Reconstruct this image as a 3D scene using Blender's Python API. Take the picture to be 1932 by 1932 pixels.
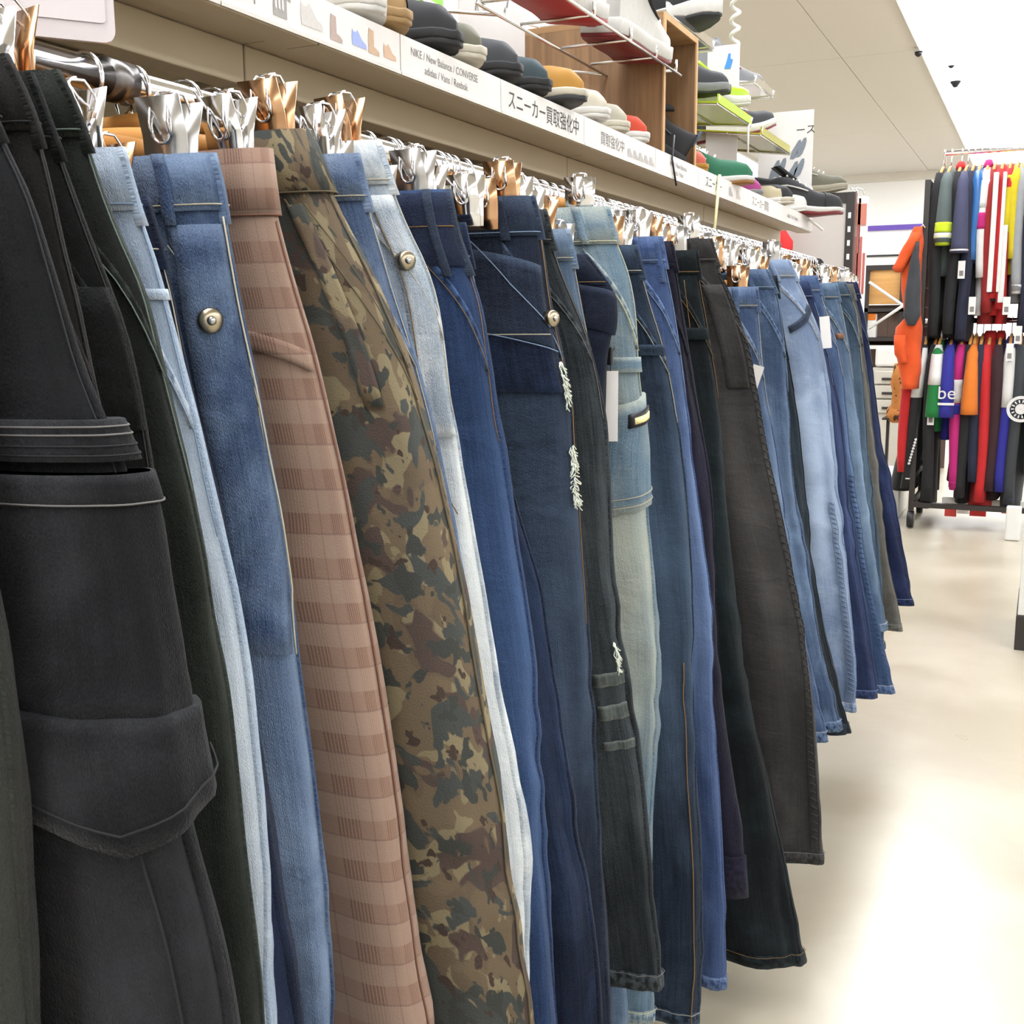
import bpy, bmesh, math, random
from mathutils import Vector, Matrix, noise
for o in list(bpy.data.objects): bpy.data.objects.remove(o, do_unlink=True)
SC = bpy.context.scene; COL = SC.collection
# ------------------------------------------------------------------ camera
EYE = 1.22; FPX = 2090.0; VPX, VPY = 1964.0, 610.0; ROLL = math.radians(.4)
_hy = VPY + math.tan(ROLL)*(VPX-966); _p = math.atan((_hy-966)/FPX); _w = math.atan((VPX-966)/FPX)
FWD = Vector((-math.sin(_w)*math.cos(_p), math.cos(_w)*math.cos(_p), math.sin(_p)))
_r = Vector((math.cos(_w), math.sin(_w), 0)); _u = _r.cross(FWD)
RGT = _r*math.cos(ROLL) - _u*math.sin(ROLL); UPV = _u*math.cos(ROLL) + _r*math.sin(ROLL)
CAM = Vector((0, 0, EYE))
cd = bpy.data.cameras.new('camera'); cam = bpy.data.objects.new('camera', cd); COL.objects.link(cam)
cd.sensor_fit = 'HORIZONTAL'; cd.sensor_width = 36; cd.lens = 36*FPX/1932; cd.clip_start = .02; cd.clip_end = 100
mw = Matrix.Identity(4)
for i in range(3):
    mw[i][0] = RGT[i]; mw[i][1] = UPV[i]; mw[i][2] = -FWD[i]; mw[i][3] = CAM[i]
cam.matrix_world = mw; SC.camera = cam
# ------------------------------------------------------------------ light
wd = bpy.data.worlds.new('world'); SC.world = wd; wd.use_nodes = True
wd.node_tree.nodes['Background'].inputs[0].default_value = (1, .98, .96, 1)
wd.node_tree.nodes['Background'].inputs[1].default_value = .45
SC.view_settings.view_transform = 'Standard'; SC.view_settings.look = 'None'
SC.view_settings.gamma = 1; SC.view_settings.use_curve_mapping = False
SC.view_settings.exposure = .92
LAMP = 6.0          # radiance of the ceiling light strips
# measuring helpers: the point of the place seen at a photo pixel, on a given plane
def ray(x, y): return FWD + RGT*((x-966)/FPX) + UPV*((966-y)/FPX)
def atX(x, y, X): d = ray(x, y); return CAM + d*(X/d[0])
def atY(x, y, Y): d = ray(x, y); return CAM + d*(Y/d[1])
def atZ(x, y, Z): d = ray(x, y); return CAM + d*((Z-EYE)/d[2])
# ------------------------------------------------------------------ materials
def lin(c):
    if isinstance(c, str): c = tuple(int(c[i:i+2], 16) for i in (0, 2, 4))
    f = lambda v: (v/12.92 if v <= .04045 else ((v+.055)/1.055)**2.4)
    return tuple(f(v/255.0) for v in c) + (1.0,)
class NT:
    def __init__(s, name):
        s.m = bpy.data.materials.new(name); s.m.use_nodes = True
        s.t = s.m.node_tree; s.b = s.t.nodes['Principled BSDF']
    def n(s, k, **kw):
        o = s.t.nodes.new(k)
        for a, b in kw.items():
            if a.startswith('i_'): o.inputs[a[2:].replace('_', ' ')].default_value = b
            else: setattr(o, a, b)
        return o
    def l(s, a, b): s.t.links.new(a, b)
    def math(s, op, a, b=None, c=None):
        o = s.t.nodes.new('ShaderNodeMath'); o.operation = op
        for i, v in enumerate((a, b, c)):
            if v is None: continue
            if hasattr(v, 'links'): s.l(v, o.inputs[i])
            else: o.inputs[i].default_value = v
        return o.outputs[0]
    def mix(s, f, a, b, mode='MIX'):
        o = s.t.nodes.new('ShaderNodeMix'); o.data_type = 'RGBA'; o.blend_type = mode
        for k, v in ((0, f), (6, a), (7, b)):
            if hasattr(v, 'links'): s.l(v, o.inputs[k])
            else: o.inputs[k].default_value = v
        return o.outputs[2]
    def ramp(s, f, lo, hi):
        o = s.t.nodes.new('ShaderNodeMapRange'); s.l(f, o.inputs[0])
        o.inputs[1].default_value = lo; o.inputs[2].default_value = hi
        o.interpolation_type = 'SMOOTHSTEP'
        return o.outputs[0]
    def mapped(s, src, scale, loc=(0, 0, 0)):
        o = s.t.nodes.new('ShaderNodeMapping'); s.l(src, o.inputs[0])
        o.inputs['Scale'].default_value = scale; o.inputs['Location'].default_value = loc
        return o.outputs[0]
    def noise(s, vec, scale, detail=2, rough=.5, dist=0):
        o = s.t.nodes.new('ShaderNodeTexNoise'); s.l(vec, o.inputs['Vector'])
        o.inputs['Scale'].default_value = scale; o.inputs['Detail'].default_value = detail
        o.inputs['Roughness'].default_value = rough; o.inputs['Distortion'].default_value = dist
        return o.outputs[0]
    def bump(s, h, st, dist=.002):
        o = s.t.nodes.new('ShaderNodeBump'); o.inputs['Strength'].default_value = st
        o.inputs['Distance'].default_value = dist; s.l(h, o.inputs['Height'])
        s.l(o.outputs[0], s.b.inputs['Normal'])
MC = {}
def mat(name, col, rough=.6, metal=0, spec=.5, k=1.0, emit=0, trans=0, alpha=1, vary=.06, scale=30, bump=0, sheen=0, ior=1.45):
    if name in MC: return MC[name]
    t = NT(name); b = t.b; c = tuple(v*k for v in lin(col)[:3])+(1,)
    co = t.n('ShaderNodeTexCoord').outputs['Object']
    nz = t.noise(co, scale, 3)
    if vary: t.l(t.mix(nz, tuple(v*(1-vary) for v in c[:3])+(1,), tuple(min(1, v*(1+vary)) for v in c[:3])+(1,)), b.inputs['Base Color'])
    else: b.inputs['Base Color'].default_value = c
    b.inputs['Roughness'].default_value = rough; b.inputs['Metallic'].default_value = metal
    b.inputs['Specular IOR Level'].default_value = spec; b.inputs['IOR'].default_value = ior
    if emit: b.inputs['Emission Color'].default_value = c; b.inputs['Emission Strength'].default_value = emit
    if trans: b.inputs['Transmission Weight'].default_value = trans
    if alpha < 1: b.inputs['Alpha'].default_value = alpha
    if sheen: b.inputs['Sheen Weight'].default_value = sheen
    if bump: t.bump(nz, bump)
    MC[name] = t.m; return t.m
def denim(name, base, fade, dark=None, streak=.5, blotch=.35, bumps=.7, seed=0, wear=1.0, pucker=0, k=1.0):
    """woven cotton: vertical slub streaks, wash blotches and wear on thigh and knee"""
    t = NT(name); b = t.b
    def dye(c, k=.60, sat=.84):
        c = lin(c); g = .25*c[0]+.6*c[1]+.15*c[2]; return tuple(k*(g+(v-g)*sat) for v in c[:3])+(1,)
    B, Fd = dye(base, .43*k), dye(fade, .60*k)
    D = dye(dark, .34*k) if dark else tuple(v*.55 for v in B[:3])+(1,)
    uv = t.n('ShaderNodeUVMap').outputs[0]
    v0 = t.mapped(uv, (1, 1, 1), (seed*1.7, seed*.9, 0))
    st = t.noise(t.mapped(v0, (220, 9, 1)), 1, 3, .6)
    st2 = t.noise(t.mapped(v0, (45, 2.5, 1)), 1, 3, .6)
    bl = t.noise(v0, 9, 4, .6, .4)
    fine = t.noise(t.mapped(v0, (900, 500, 1)), 1, 1)
    s = t.math('ADD', t.math('MULTIPLY', t.ramp(st, .3, .7), .55), t.math('MULTIPLY', t.ramp(st2, .3, .7), .45))
    c = t.mix(t.math('MULTIPLY', t.math('SUBTRACT', 1.0, s), streak), B, D)
    at = t.n('ShaderNodeAttribute', attribute_name='wear').outputs['Fac']
    w = t.math('MULTIPLY', at, wear)
    w = t.math('ADD', w, t.math('MULTIPLY', t.ramp(bl, .42, .72), blotch))
    w = t.math('ADD', w, t.math('MULTIPLY', t.math('SUBTRACT', fine, .5), .8))
    w = t.math('ADD', w, t.math('MULTIPLY', t.math('SUBTRACT', st, .5), .95*streak))
    if pucker:
        pk = t.noise(v0, 95, 2, .5, .3); w = t.math('ADD', w, t.math('MULTIPLY', t.math('SUBTRACT', t.ramp(pk, .38, .62), .42), pucker))
        c = t.mix(t.math('MULTIPLY', t.math('SUBTRACT', 1.0, t.ramp(pk, .35, .5)), .45), c, tuple(v*.6 for v in D[:3])+(1,))
    w = t.math('MINIMUM', t.math('MAXIMUM', w, 0.0), 1.0)
    c = t.mix(w, c, Fd)
    t.l(c, b.inputs['Base Color']); b.inputs['Roughness'].default_value = .92
    b.inputs['Specular IOR Level'].default_value = .15; b.inputs['Sheen Weight'].default_value = .06
    wr = t.math('ADD', t.noise(t.mapped(v0, (7, 15, 1)), 1, 3, .55, .6), t.math('MULTIPLY', t.noise(t.mapped(v0, (26, 40, 1)), 1, 3, .6), .35))
    h = t.math('ADD', t.math('MULTIPLY', st, .25), t.math('ADD', t.math('MULTIPLY', fine, .35), t.math('MULTIPLY', wr, 2.2)))
    t.bump(h, bumps, .007)
    return t.m
def plaid(name):
    t = NT(name); b = t.b
    uv = t.n('ShaderNodeUVMap').outputs[0]
    x = t.n('ShaderNodeSeparateXYZ'); t.l(uv, x.inputs[0]); u, v = x.outputs[0], x.outputs[1]
    def band(c, per, lo, hi, off=0):
        f = t.math('FRACT', t.math('ADD', t.math('DIVIDE', c, per), off))
        return t.math('MULTIPLY', t.math('GREATER_THAN', f, lo), t.math('LESS_THAN', f, hi))
    def lines(c, per): return t.math('GREATER_THAN', t.math('FRACT', t.math('DIVIDE', c, per)), .5)
    hb = band(v, .035, .0, .45); vb = band(u, .05, .0, .42)
    c = t.mix(t.math('MULTIPLY', hb, .42), lin('c9a58f'), lin('a06f58'))
    c = t.mix(t.math('MULTIPLY', t.math('MULTIPLY', vb, lines(u, .0032)), t.math('ADD', .25, t.math('MULTIPLY', hb, .4))), c, lin('7e4a3a'))
    c = t.mix(t.math('MULTIPLY', band(v, .035, .44, .48), .5), c, lin('7e5446'))
    c = t.mix(t.math('MULTIPLY', band(u, .05, .68, .71), .4), c, lin('8a5a4a'))
    nz = t.noise(t.mapped(uv, (700, 700, 1)), 1, 2)
    c = t.mix(t.math('MULTIPLY', nz, .25), c, lin('dcc0ad'))
    c = t.mix(1.0, c, (.47, .49, .5, 1), 'MULTIPLY')
    t.l(c, b.inputs['Base Color']); b.inputs['Roughness'].default_value = .9; b.inputs['Specular IOR Level'].default_value = .15
    b.inputs['Sheen Weight'].default_value = .15
    t.bump(t.math('ADD', nz, t.math('MULTIPLY', t.noise(t.mapped(uv, (9, 9, 1)), 1, 3), 2.0)), .25, .003)
    return t.m
def camo(name):
    t = NT(name); b = t.b
    uv = t.n('ShaderNodeUVMap').outputs[0]
    def spots(sc, off, thr, dist=.5, det=2.5):
        n = t.noise(t.mapped(uv, (1, .8, 1), (off, off*.7, 0)), sc, det, .5, dist)
        return t.ramp(n, thr, thr+.02)
    c = t.mix(spots(14, 3.1, .5), lin('8c7860'), lin('816e5a'))
    c = t.mix(spots(30, 7.7, .54), c, lin('ab9a78'))
    c = t.mix(spots(22, 1.3, .56), c, lin('665450'))
    c = t.mix(spots(25, 5.9, .545, .9, 3), c, lin('555a5a'))
    c = t.mix(spots(46, 9.2, .575, .3), c, lin('4c504f'))
    c = t.mix(spots(60, 12.4, .63, .3), c, lin('54433f'))
    nz = t.noise(t.mapped(uv, (600, 600, 1)), 1, 2)
    c = t.mix(t.math('MULTIPLY', nz, .22), c, lin('9a8c6c'))
    c = t.mix(1.0, c, (.5, .52, .54, 1), 'MULTIPLY')
    t.l(c, b.inputs['Base Color']); b.inputs['Roughness'].default_value = .95; b.inputs['Specular IOR Level'].default_value = .1
    t.bump(t.math('ADD', nz, t.math('MULTIPLY', t.noise(t.mapped(uv, (9, 12, 1)), 1, 3), 2.0)), .25, .003)
    return t.m
def wood(name, a, c2, axis='Z', scale=1.0):
    t = NT(name); b = t.b
    co = t.n('ShaderNodeTexCoord').outputs['Object']
    sc = {'Z': (28, 28, 1.6), 'X': (1.6, 28, 28), 'Y': (28, 1.6, 28)}[axis]
    g = t.noise(t.mapped(co, tuple(v*scale for v in sc)), 1, 4, .65, .6)
    g2 = t.noise(t.mapped(co, tuple(v*scale*4 for v in sc)), 1, 2)
    c = t.mix(t.ramp(t.math('ADD', t.math('MULTIPLY', g, .75), t.math('MULTIPLY', g2, .25)), .3, .7), lin(a), lin(c2))
    t.l(c, b.inputs['Base Color']); b.inputs['Roughness'].default_value = .55
    t.bump(g2, .1, .001)
    return t.m
# ------------------------------------------------------------------ mesh helpers
def tag(o, label=None, cat=None, group=None, kind=None):
    if label: o['label'] = label
    if cat: o['category'] = cat
    if group: o['group'] = group
    if kind: o['kind'] = kind
    return o
def thing(name, label, cat, loc=(0, 0, 0), group=None):
    o = bpy.data.objects.new(name, None); COL.objects.link(o); o.location = loc
    o.empty_display_size = .05
    return tag(o, label, cat, group)
def me(name, V, Fc, m, parent=None, smooth=True, uv=None, attr=None, local=False, loc=None, weld=0):
    """one mesh object from world-space vertices (made local to its parent)"""
    L = Vector((0, 0, 0))
    if parent is not None and not local:
        p = parent
        while p: L = L + p.location; p = p.parent
    if loc is not None: L = L + Vector(loc)
    d = bpy.data.meshes.new(name); d.from_pydata([tuple(Vector(v)-L) for v in V], [], Fc)
    if uv:
        ul = d.uv_layers.new(name='UVMap')
        for lp in d.loops: ul.data[lp.index].uv = uv[lp.vertex_index]
    if attr:
        a = d.attributes.new('wear', 'FLOAT', 'POINT')
        for i, v in enumerate(attr): a.data[i].value = v
    if weld:
        bm = bmesh.new(); bm.from_mesh(d); bmesh.ops.remove_doubles(bm, verts=bm.verts, dist=weld)
        bm.to_mesh(d); bm.free()
    if smooth: d.polygons.foreach_set('use_smooth', [True]*len(d.polygons))
    d.materials.append(m); d.update()
    o = bpy.data.objects.new(name, d); COL.objects.link(o)
    if loc is not None: o.location = loc
    if parent is not None: o.parent = parent
    return o
class MB:
    """collects boxes, tubes and prisms into one mesh"""
    def __init__(s): s.v = []; s.f = []
    def add(s, V, Fc): n = len(s.v); s.v += [Vector(v) for v in V]; s.f += [tuple(i+n for i in f) for f in Fc]; return s
    def box(s, a, b, bev=0):
        x0, y0, z0 = (min(a[i], b[i]) for i in range(3)); x1, y1, z1 = (max(a[i], b[i]) for i in range(3))
        if not bev:
            V = [(x, y, z) for z in (z0, z1) for y in (y0, y1) for x in (x0, x1)]
            return s.add(V, [(0, 2, 3, 1), (4, 5, 7, 6), (0, 1, 5, 4), (2, 6, 7, 3), (0, 4, 6, 2), (1, 3, 7, 5)])
        bm = bmesh.new(); bmesh.ops.create_cube(bm, size=1)
        for v in bm.verts: v.co = Vector(((x0+x1)/2+v.co.x*(x1-x0), (y0+y1)/2+v.co.y*(y1-y0), (z0+z1)/2+v.co.z*(z1-z0)))
        bmesh.ops.bevel(bm, geom=bm.edges[:], offset=bev, segments=2, affect='EDGES', profile=.5)
        bm.verts.index_update(); s.add([v.co.copy() for v in bm.verts], [[v.index for v in f.verts] for f in bm.faces]); bm.free(); return s
    def tube(s, pts, r, n=8, closed=False, cap=True, ry=None):
        pts = [Vector(p) for p in pts]; N = len(pts); V = []; Fc = []
        prev = None
        for i, p in enumerate(pts):
            t = (pts[(i+1) % N]-pts[i-1]) if closed else (pts[min(i+1, N-1)]-pts[max(i-1, 0)])
            t.normalize()
            if prev is None:
                a = Vector((0, 0, 1)) if abs(t.z) < .9 else Vector((1, 0, 0)); u = t.cross(a).normalized()
            else:
                u = prev - t*prev.dot(t); u = u.normalized() if u.length > 1e-6 else t.orthogonal().normalized()
            prev = u; w = t.cross(u); rr = r[i] if isinstance(r, (list, tuple)) else r
            for k in range(n):
                an = 2*math.pi*k/n; V.append(p+u*(rr*math.cos(an))+w*((ry or rr)*math.sin(an)))
        for i in range(N if closed else N-1):
            for k in range(n):
                a, b2 = i*n+k, i*n+(k+1) % n; c, d = ((i+1) % N)*n+(k+1) % n, ((i+1) % N)*n+k
                Fc.append((a, b2, c, d))
        if cap and not closed: Fc += [tuple(range(n))[::-1], tuple(range((N-1)*n, N*n))]
        return s.add(V, Fc)
    def prism(s, poly, d):
        """closed polygon (list of 3-D points) pushed along vector d"""
        n = len(poly); d = Vector(d); V = [Vector(p) for p in poly]+[Vector(p)+d for p in poly]
        return s.add(V, [tuple(range(n))[::-1], tuple(range(n, 2*n))]+[(i, (i+1) % n, n+(i+1) % n, n+i) for i in range(n)])
    def quad(s, a, b, c, d): return s.add([a, b, c, d], [(0, 1, 2, 3)])
    def build(s, name, m, parent=None, smooth=False, local=False, loc=None):
        return me(name, s.v, s.f, m, parent, smooth, local=local, loc=loc)
def sstep(a, b, x):
    t = min(1, max(0, (x-a)/(b-a))); return t*t*(3-2*t)
def lerp(a, b, t): return a+(b-a)*t
def text_mesh(name, body, size, m, parent, origin, xdir, ydir, thick=.0006, squash=1.0, align='LEFT'):
    cu = bpy.data.curves.new(name, 'FONT'); cu.body = body; cu.size = size; cu.align_x = align
    cu.resolution_u = 3
    to = bpy.data.objects.new(name+'_tmp', cu); COL.objects.link(to)
    dg = bpy.context.evaluated_depsgraph_get(); d = bpy.data.meshes.new_from_object(to.evaluated_get(dg))
    V = [v.co.copy() for v in d.vertices]; Fc = [tuple(p.vertices) for p in d.polygons]
    bpy.data.objects.remove(to, do_unlink=True); bpy.data.meshes.remove(d); bpy.data.curves.remove(cu)
    X, Y = Vector(xdir).normalized(), Vector(ydir).normalized(); N = X.cross(Y)
    W = [Vector(origin)+X*(v.x*squash)+Y*v.y+N*thick for v in V]
    return me(name, W, Fc, m, parent, False)
# ------------------------------------------------------------------ the room
M_floor = NT('floor_coating'); t = M_floor
co = t.n('ShaderNodeTexCoord').outputs['Object']
n1 = t.noise(co, 1.6, 5, .6, .3); n2 = t.noise(co, 30, 3, .6)
t.l(t.mix(t.ramp(n1, .3, .7), lin('a39a86'), lin('b7af9d')), t.b.inputs['Base Color'])
t.l(t.math('ADD', .22, t.math('MULTIPLY', n1, .2)), t.b.inputs['Roughness'])
t.b.inputs['Specular IOR Level'].default_value = .9
t.bump(n2, .03, .001); M_floor = t.m
M_ceil = mat('ceiling_paint', 'cdc7bc', .9, vary=.03, scale=120, bump=.05)
M_wall = mat('wall_paint', 'f2f1ee', .8, vary=.02)
M_white = mat('white_plastic', 'd2d1cc', .35, vary=.02)
M_card = mat('white_card', 'cac7c4', .5, vary=.02)
M_cream = mat('cream_enamel', 'b3a68c', .38, vary=.03, scale=8)
M_chrome = mat('chrome', 'd8d8da', .12, metal=1, vary=.04)
M_steel = mat('brushed_steel', 'a9a7a4', .28, metal=1, vary=.1)
M_dsteel = mat('dark_plated_steel', '6b6866', .3, metal=1, vary=.1)
M_black = mat('black_enamel', '2a2523', .45, vary=.08)
M_blackp = mat('black_plastic', '17171a', .4, vary=.05)
M_acryl = mat('clear_acrylic', 'f4f6f6', .05, trans=.95, vary=0, ior=1.25)
M_grey = mat('grey_panel_paint', 'b3aca6', .6, vary=.03)
M_crate = wood('crate_oak', '8e6c49', '6b5036', 'Z')
M_crate_i = wood('crate_oak_edge', 'c09a68', 'a88050', 'Z')
M_hwood = wood('hanger_wood', 'cf9650', 'b67c3c', 'X', .6)
M_print = mat('printed_grey', '6f6c6a', .6, vary=.03)
M_printb = mat('printed_black', '2b2a29', .6, vary=.03)
ZC = 3.2
def S(name, mb, m, parent=None): 
    o = mb.build(name, m, parent)
    if parent is None: tag(o, kind='structure')
    return o
S('floor', MB().box((-7, -5, -.05), (7, 16, 0)), M_floor)
ce = S('ceiling', MB().box((-7, -5, ZC+.012), (7, 16, ZC+.06)), M_ceil)
# ceiling boards with open joints, laid in long rows
bd = None
for i, x in enumerate([-6.98+1.82*k for k in range(8)]):
    for j, y in enumerate([-5+3.5*k for k in range(6)]):
        x1 = min(x+1.815, 6.99)
        if x1-x < .3: continue
        if bd is None or abs((x1-x)-1.815) > .001:
            o = MB().box((0, 0, 0), (x1-x, 3.495, .015)).build('ceiling_board', M_ceil)
            if abs((x1-x)-1.815) < .001: bd = o
        else: o = bd.copy(); COL.objects.link(o)
        o.parent = ce; o.location = (x, y, ZC-.002)
S('wall_back', MB().box((-7, 16, 0), (7, 16.1, ZC+.05)), M_wall)
S('wall_front', MB().box((-7, -5.1, 0), (7, -5, ZC+.05)), M_wall)
S('wall_left', MB().box((-7.1, -5, 0), (-7, 16, ZC+.05)), M_wall)
S('wall_right', MB().box((7, -5, 0), (7.1, 16, ZC+.05)), M_wall)
pz = atY(1680, 430, 15.99); S('trim_1', MB().box((-7, 15.96, pz.z-.03), (7, 16, pz.z+.035)), mat('purple_stripe', '6a4fb0', .5))
pz = atY(1680, 482, 15.99); S('trim_2', MB().box((-7, 15.97, pz.z-.012), (7, 16, pz.z+.012)), M_printb)
S('trim_3', MB().box((-7, 15.9, ZC-.1), (7, 16, ZC)), mat('cornice', 'd8d2c6', .8))
M_lamp = mat('lamp_diffuser', 'f6f9ff', .5, emit=LAMP, vary=0)
for i, (x, lab) in enumerate([(-.58, 'long white ceiling light strip over the aisle'), (-3.7, 'ceiling light strip behind the jeans shelving'),
                    (2.4, 'ceiling light strip over the next aisle'), (5.4, 'ceiling light strip by the far wall')]):
    r = thing('ceiling_light', lab, 'light', (x, 5.5, ZC-.002))
    MB().box((x-.38, -4.6, ZC-.03), (x+.38, 15.4, ZC-.003)).build('housing', M_white, r)
    MB().box((x-.35, -4.55, ZC-.045), (x+.35, 15.35, ZC-.031)).build('diffuser', M_lamp, r)
# sprinkler heads and a small camera dome on the ceiling
for (px, py, lab, rr) in [(1803, 150, 'small dark camera dome on the ceiling', .05), (1733, 98, 'sprinkler head on the ceiling nearest the shelf', .028), (1795, 120, 'sprinkler head beside the ceiling light', .028)]:
    p = atZ(px, py, ZC-.03); r = thing('ceiling_sensor', lab, 'sensor', (p.x, p.y, ZC))
    mb = MB(); mb.tube([(p.x, p.y, ZC-.003), (p.x, p.y, ZC-.03)], rr*1.2, 14); mb.build('base_plate', M_white, r)
    mb = MB(); mb.tube([(p.x, p.y, ZC-.03), (p.x, p.y, ZC-.05), (p.x, p.y, ZC-.03-rr*1.2)], [rr, rr*.85, rr*.3], 14); mb.build('dome', M_blackp, r, True)
# ------------------------------------------------------------------ shelving over the jeans
LX, LZ0, LZ1 = -.763, 1.538, 1.582
YE = 4.03
tag(MB().box((-1.31, .05, 0), (-1.28, YE, 1.9)).build('gondola_panel', M_cream), 'cream metal back panel behind the hanging jeans', 'panel')
bays = [(.12, 1.1, 'cream metal shelf bay nearest the camera, above the black trousers'), (1.1, 2.08, 'cream metal shelf bay above the dark indigo jeans'),
        (2.08, 3.05, 'cream metal shelf bay under the wooden crate'), (3.05, YE, 'farthest cream metal shelf bay, ending before the grey panel')]
for y0, y1, lab in bays:
    r = thing('metal_shelf', lab, 'shelf', (-1.0, (y0+y1)/2, 1.54), 'cream shelf bays over the jeans rail')
    a, b = y0+.0015, y1-.0015
    MB().box((-1.28, a, 1.548), (LX-.012, b, 1.5795)).build('board', M_cream, r)
    MB().box((LX-.012, a, LZ0), (LX, b, LZ1), .002).build('front_lip', M_cream, r)
    MB().box((LX-.045, a, LZ0-.002), (LX-.0005, b, LZ0+.006)).build('lip_return', M_cream, r)
    MB().box((-.905, a, 1.502), (-.868, b, 1.5475), .002).build('stiffener', M_cream, r)
    MB().box((-1.10, a, 1.514), (-1.06, b, 1.5475), .002).build('stiffener', M_cream, r)
    for yy in (y0+.02, y1-.045):
        bk = MB().prism([(-1.278, yy, 1.545), (-.87, yy, 1.545), (-.87, yy, 1.515), (-1.0, yy, 1.47), (-1.278, yy, 1.38)], (0, .004, 0)).build('bracket', M_cream, r)
        for xx in (-.9, -.96): MB().tube([(xx, yy-.004, 1.53), (xx, yy+.008, 1.53)], .005, 8).build('bolt', M_black, bk)
r = thing('clothes_rail', 'chrome clothes rail the trousers hang from, under the shelf', 'rail', (-.735, 2.1, 1.43))
RZ, RX, RR = 1.43, -.735, .0145
MB().tube([(RX, .1, RZ), (RX, .755, RZ)], RR, 20).build('rail_tube', M_chrome, r, True)
MB().tube([(RX, .755, RZ), (RX, YE, RZ)], RR*.86, 20).build('rail_tube', M_chrome, r, True)
MB().tube([(RX, .742, RZ), (RX, .768, RZ)], RR*1.25, 20).build('collar', M_dsteel, r, True)
for yy in (.16, 1.09, 2.07, 3.04, 3.98): MB().box((-1.28, yy-.004, RZ-.012), (RX-.005, yy+.004, RZ+.01)).build('support_arm', M_cream, r)
MB().tube([(RX, YE-.004, RZ), (RX, YE+.01, RZ)], RR*1.3, 20).build('end_cap', M_blackp, r, True)
# ------------------------------------------------------------------ printed strips clipped to the shelf lip
def strip(y0, y1, lab): 
    r = thing('shelf_label', lab, 'sign', (LX, (y0+y1)/2, LZ0), 'printed label strips along the shelf edge')
    MB().box((LX+.0006, y0+.001, LZ0+.002), (LX+.0022, y1-.001, LZ1+.004), .0004).build('card', M_card, r)
    MB().box((LX+.0024, y0+.001, LZ0-.001), (LX+.0034, y1-.001, LZ0+.003)).build('clear_channel', mat('clear_strip', 'c2c0bb', .1), r)
    return r
PX = LX+.0024
def ltext(r, s, y, z, size, m=None, sq=1.0): return text_mesh('lettering', s, size, m or M_printb, r, (PX, y, z), (0, 1, 0), (0, 0, 1), .0003, sq)
def shape(r, pts, y, z, sc, col, nm='printed_picture'):
    mb = MB(); mb.add([(PX+.0003, y+a*sc, z+b*sc) for a, b in pts], [tuple(range(len(pts)))])
    return mb.build(nm, mat('print_'+col, col, .6, vary=.12, scale=200), r)
SHOE2D = [(0, 0), (1, 0), (1.02, .12), (.95, .2), (.72, .28), (.5, .5), (.36, .62), (.3, .52), (.1, .5), (0, .6), (-.03, .3)]
BOOT2D = [(0, 0), (.8, 0), (.82, .14), (.62, .25), (.42, .3), (.4, .9), (.05, .95), (0, .5)]
TEE2D = [(.15, 0), (.85, 0), (.85, .6), (1.05, .55), (1.1, .8), (.75, 1), (.5, .9), (.25, 1), (-.1, .8), (-.05, .55), (.15, .6)]
r = strip(.55, .93, 'printed shelf strip at the end nearest the camera')
ltext(r, '強化中', .80, 1.552, .024, M_print)
r = strip(.93, 1.275, 'shelf strip with grey pictures of shoes and a striped top')
ltext(r, '化中', .945, 1.553, .026, M_print)
q = shape(r, TEE2D, 1.01, 1.548, .034, '8f8c8a')
for k in range(3): 
    mb = MB(); y = 1.018+k*.006; mb.add([(PX+.0006, y, 1.557), (PX+.0006, y+.0032, 1.555), (PX+.0006, y+.0032, 1.573), (PX+.0006, y, 1.575)], [(0, 1, 2, 3)]); mb.build('stripe', M_card, q)
shape(r, SHOE2D, 1.065, 1.55, .04, 'b6b3b0'); shape(r, BOOT2D, 1.12, 1.546, .03, 'a08f86'); shape(r, SHOE2D, 1.165, 1.55, .03, '8c9bd0')
shape(r, BOOT2D, 1.2, 1.548, .03, 'b59a80'); shape(r, SHOE2D, 1.235, 1.55, .028, 'bb9d84')
r = strip(1.275, 1.565, 'shelf strip printed with two lines of sneaker brand names')
ltext(r, 'NIKE / New Balance / CONVERSE', 1.30, 1.566, .0145, M_print, .92); ltext(r, 'adidas / Vans / Reebok', 1.335, 1.549, .0145, M_print, .92)
r = strip(1.565, 1.9, 'shelf strip with large dark Japanese lettering')
ltext(r, 'スニーカー買取強化中', 1.588, 1.551, .031, M_printb, .93)
r = strip(1.9, 2.3, 'shelf strip with pale lettering and small grey shoe pictures, left of the crate')
ltext(r, '買取強化中', 1.98, 1.552, .026, M_print)
for k in range(5): shape(r, SHOE2D, 2.13+k*.033, 1.548, .028, 'a3a09e')
r = strip(2.3, 2.62, 'shelf strip below the wooden crate'); ltext(r, 'NIKE / New Balance', 2.4, 1.564, .015, M_print); ltext(r, 'adidas / Vans', 2.42, 1.548, .015, M_print)
r = strip(2.62, 3.1, 'shelf strip below the green sneaker'); ltext(r, 'スニーカー', 2.68, 1.551, .03, M_printb); shape(r, SHOE2D, 2.9, 1.55, .04, '9a9795'); shape(r, SHOE2D, 2.98, 1.55, .04, 'b0a8a2')
r = strip(3.1, 3.55, 'shelf strip below the clear-wrapped shoes'); ltext(r, 'スニーカー買取', 3.15, 1.551, .03, M_print)
r = strip(3.55, YE, 'last shelf strip before the grey panel'); ltext(r, 'adidas / Vans / Reebok', 3.62, 1.556, .018, M_print)
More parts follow.
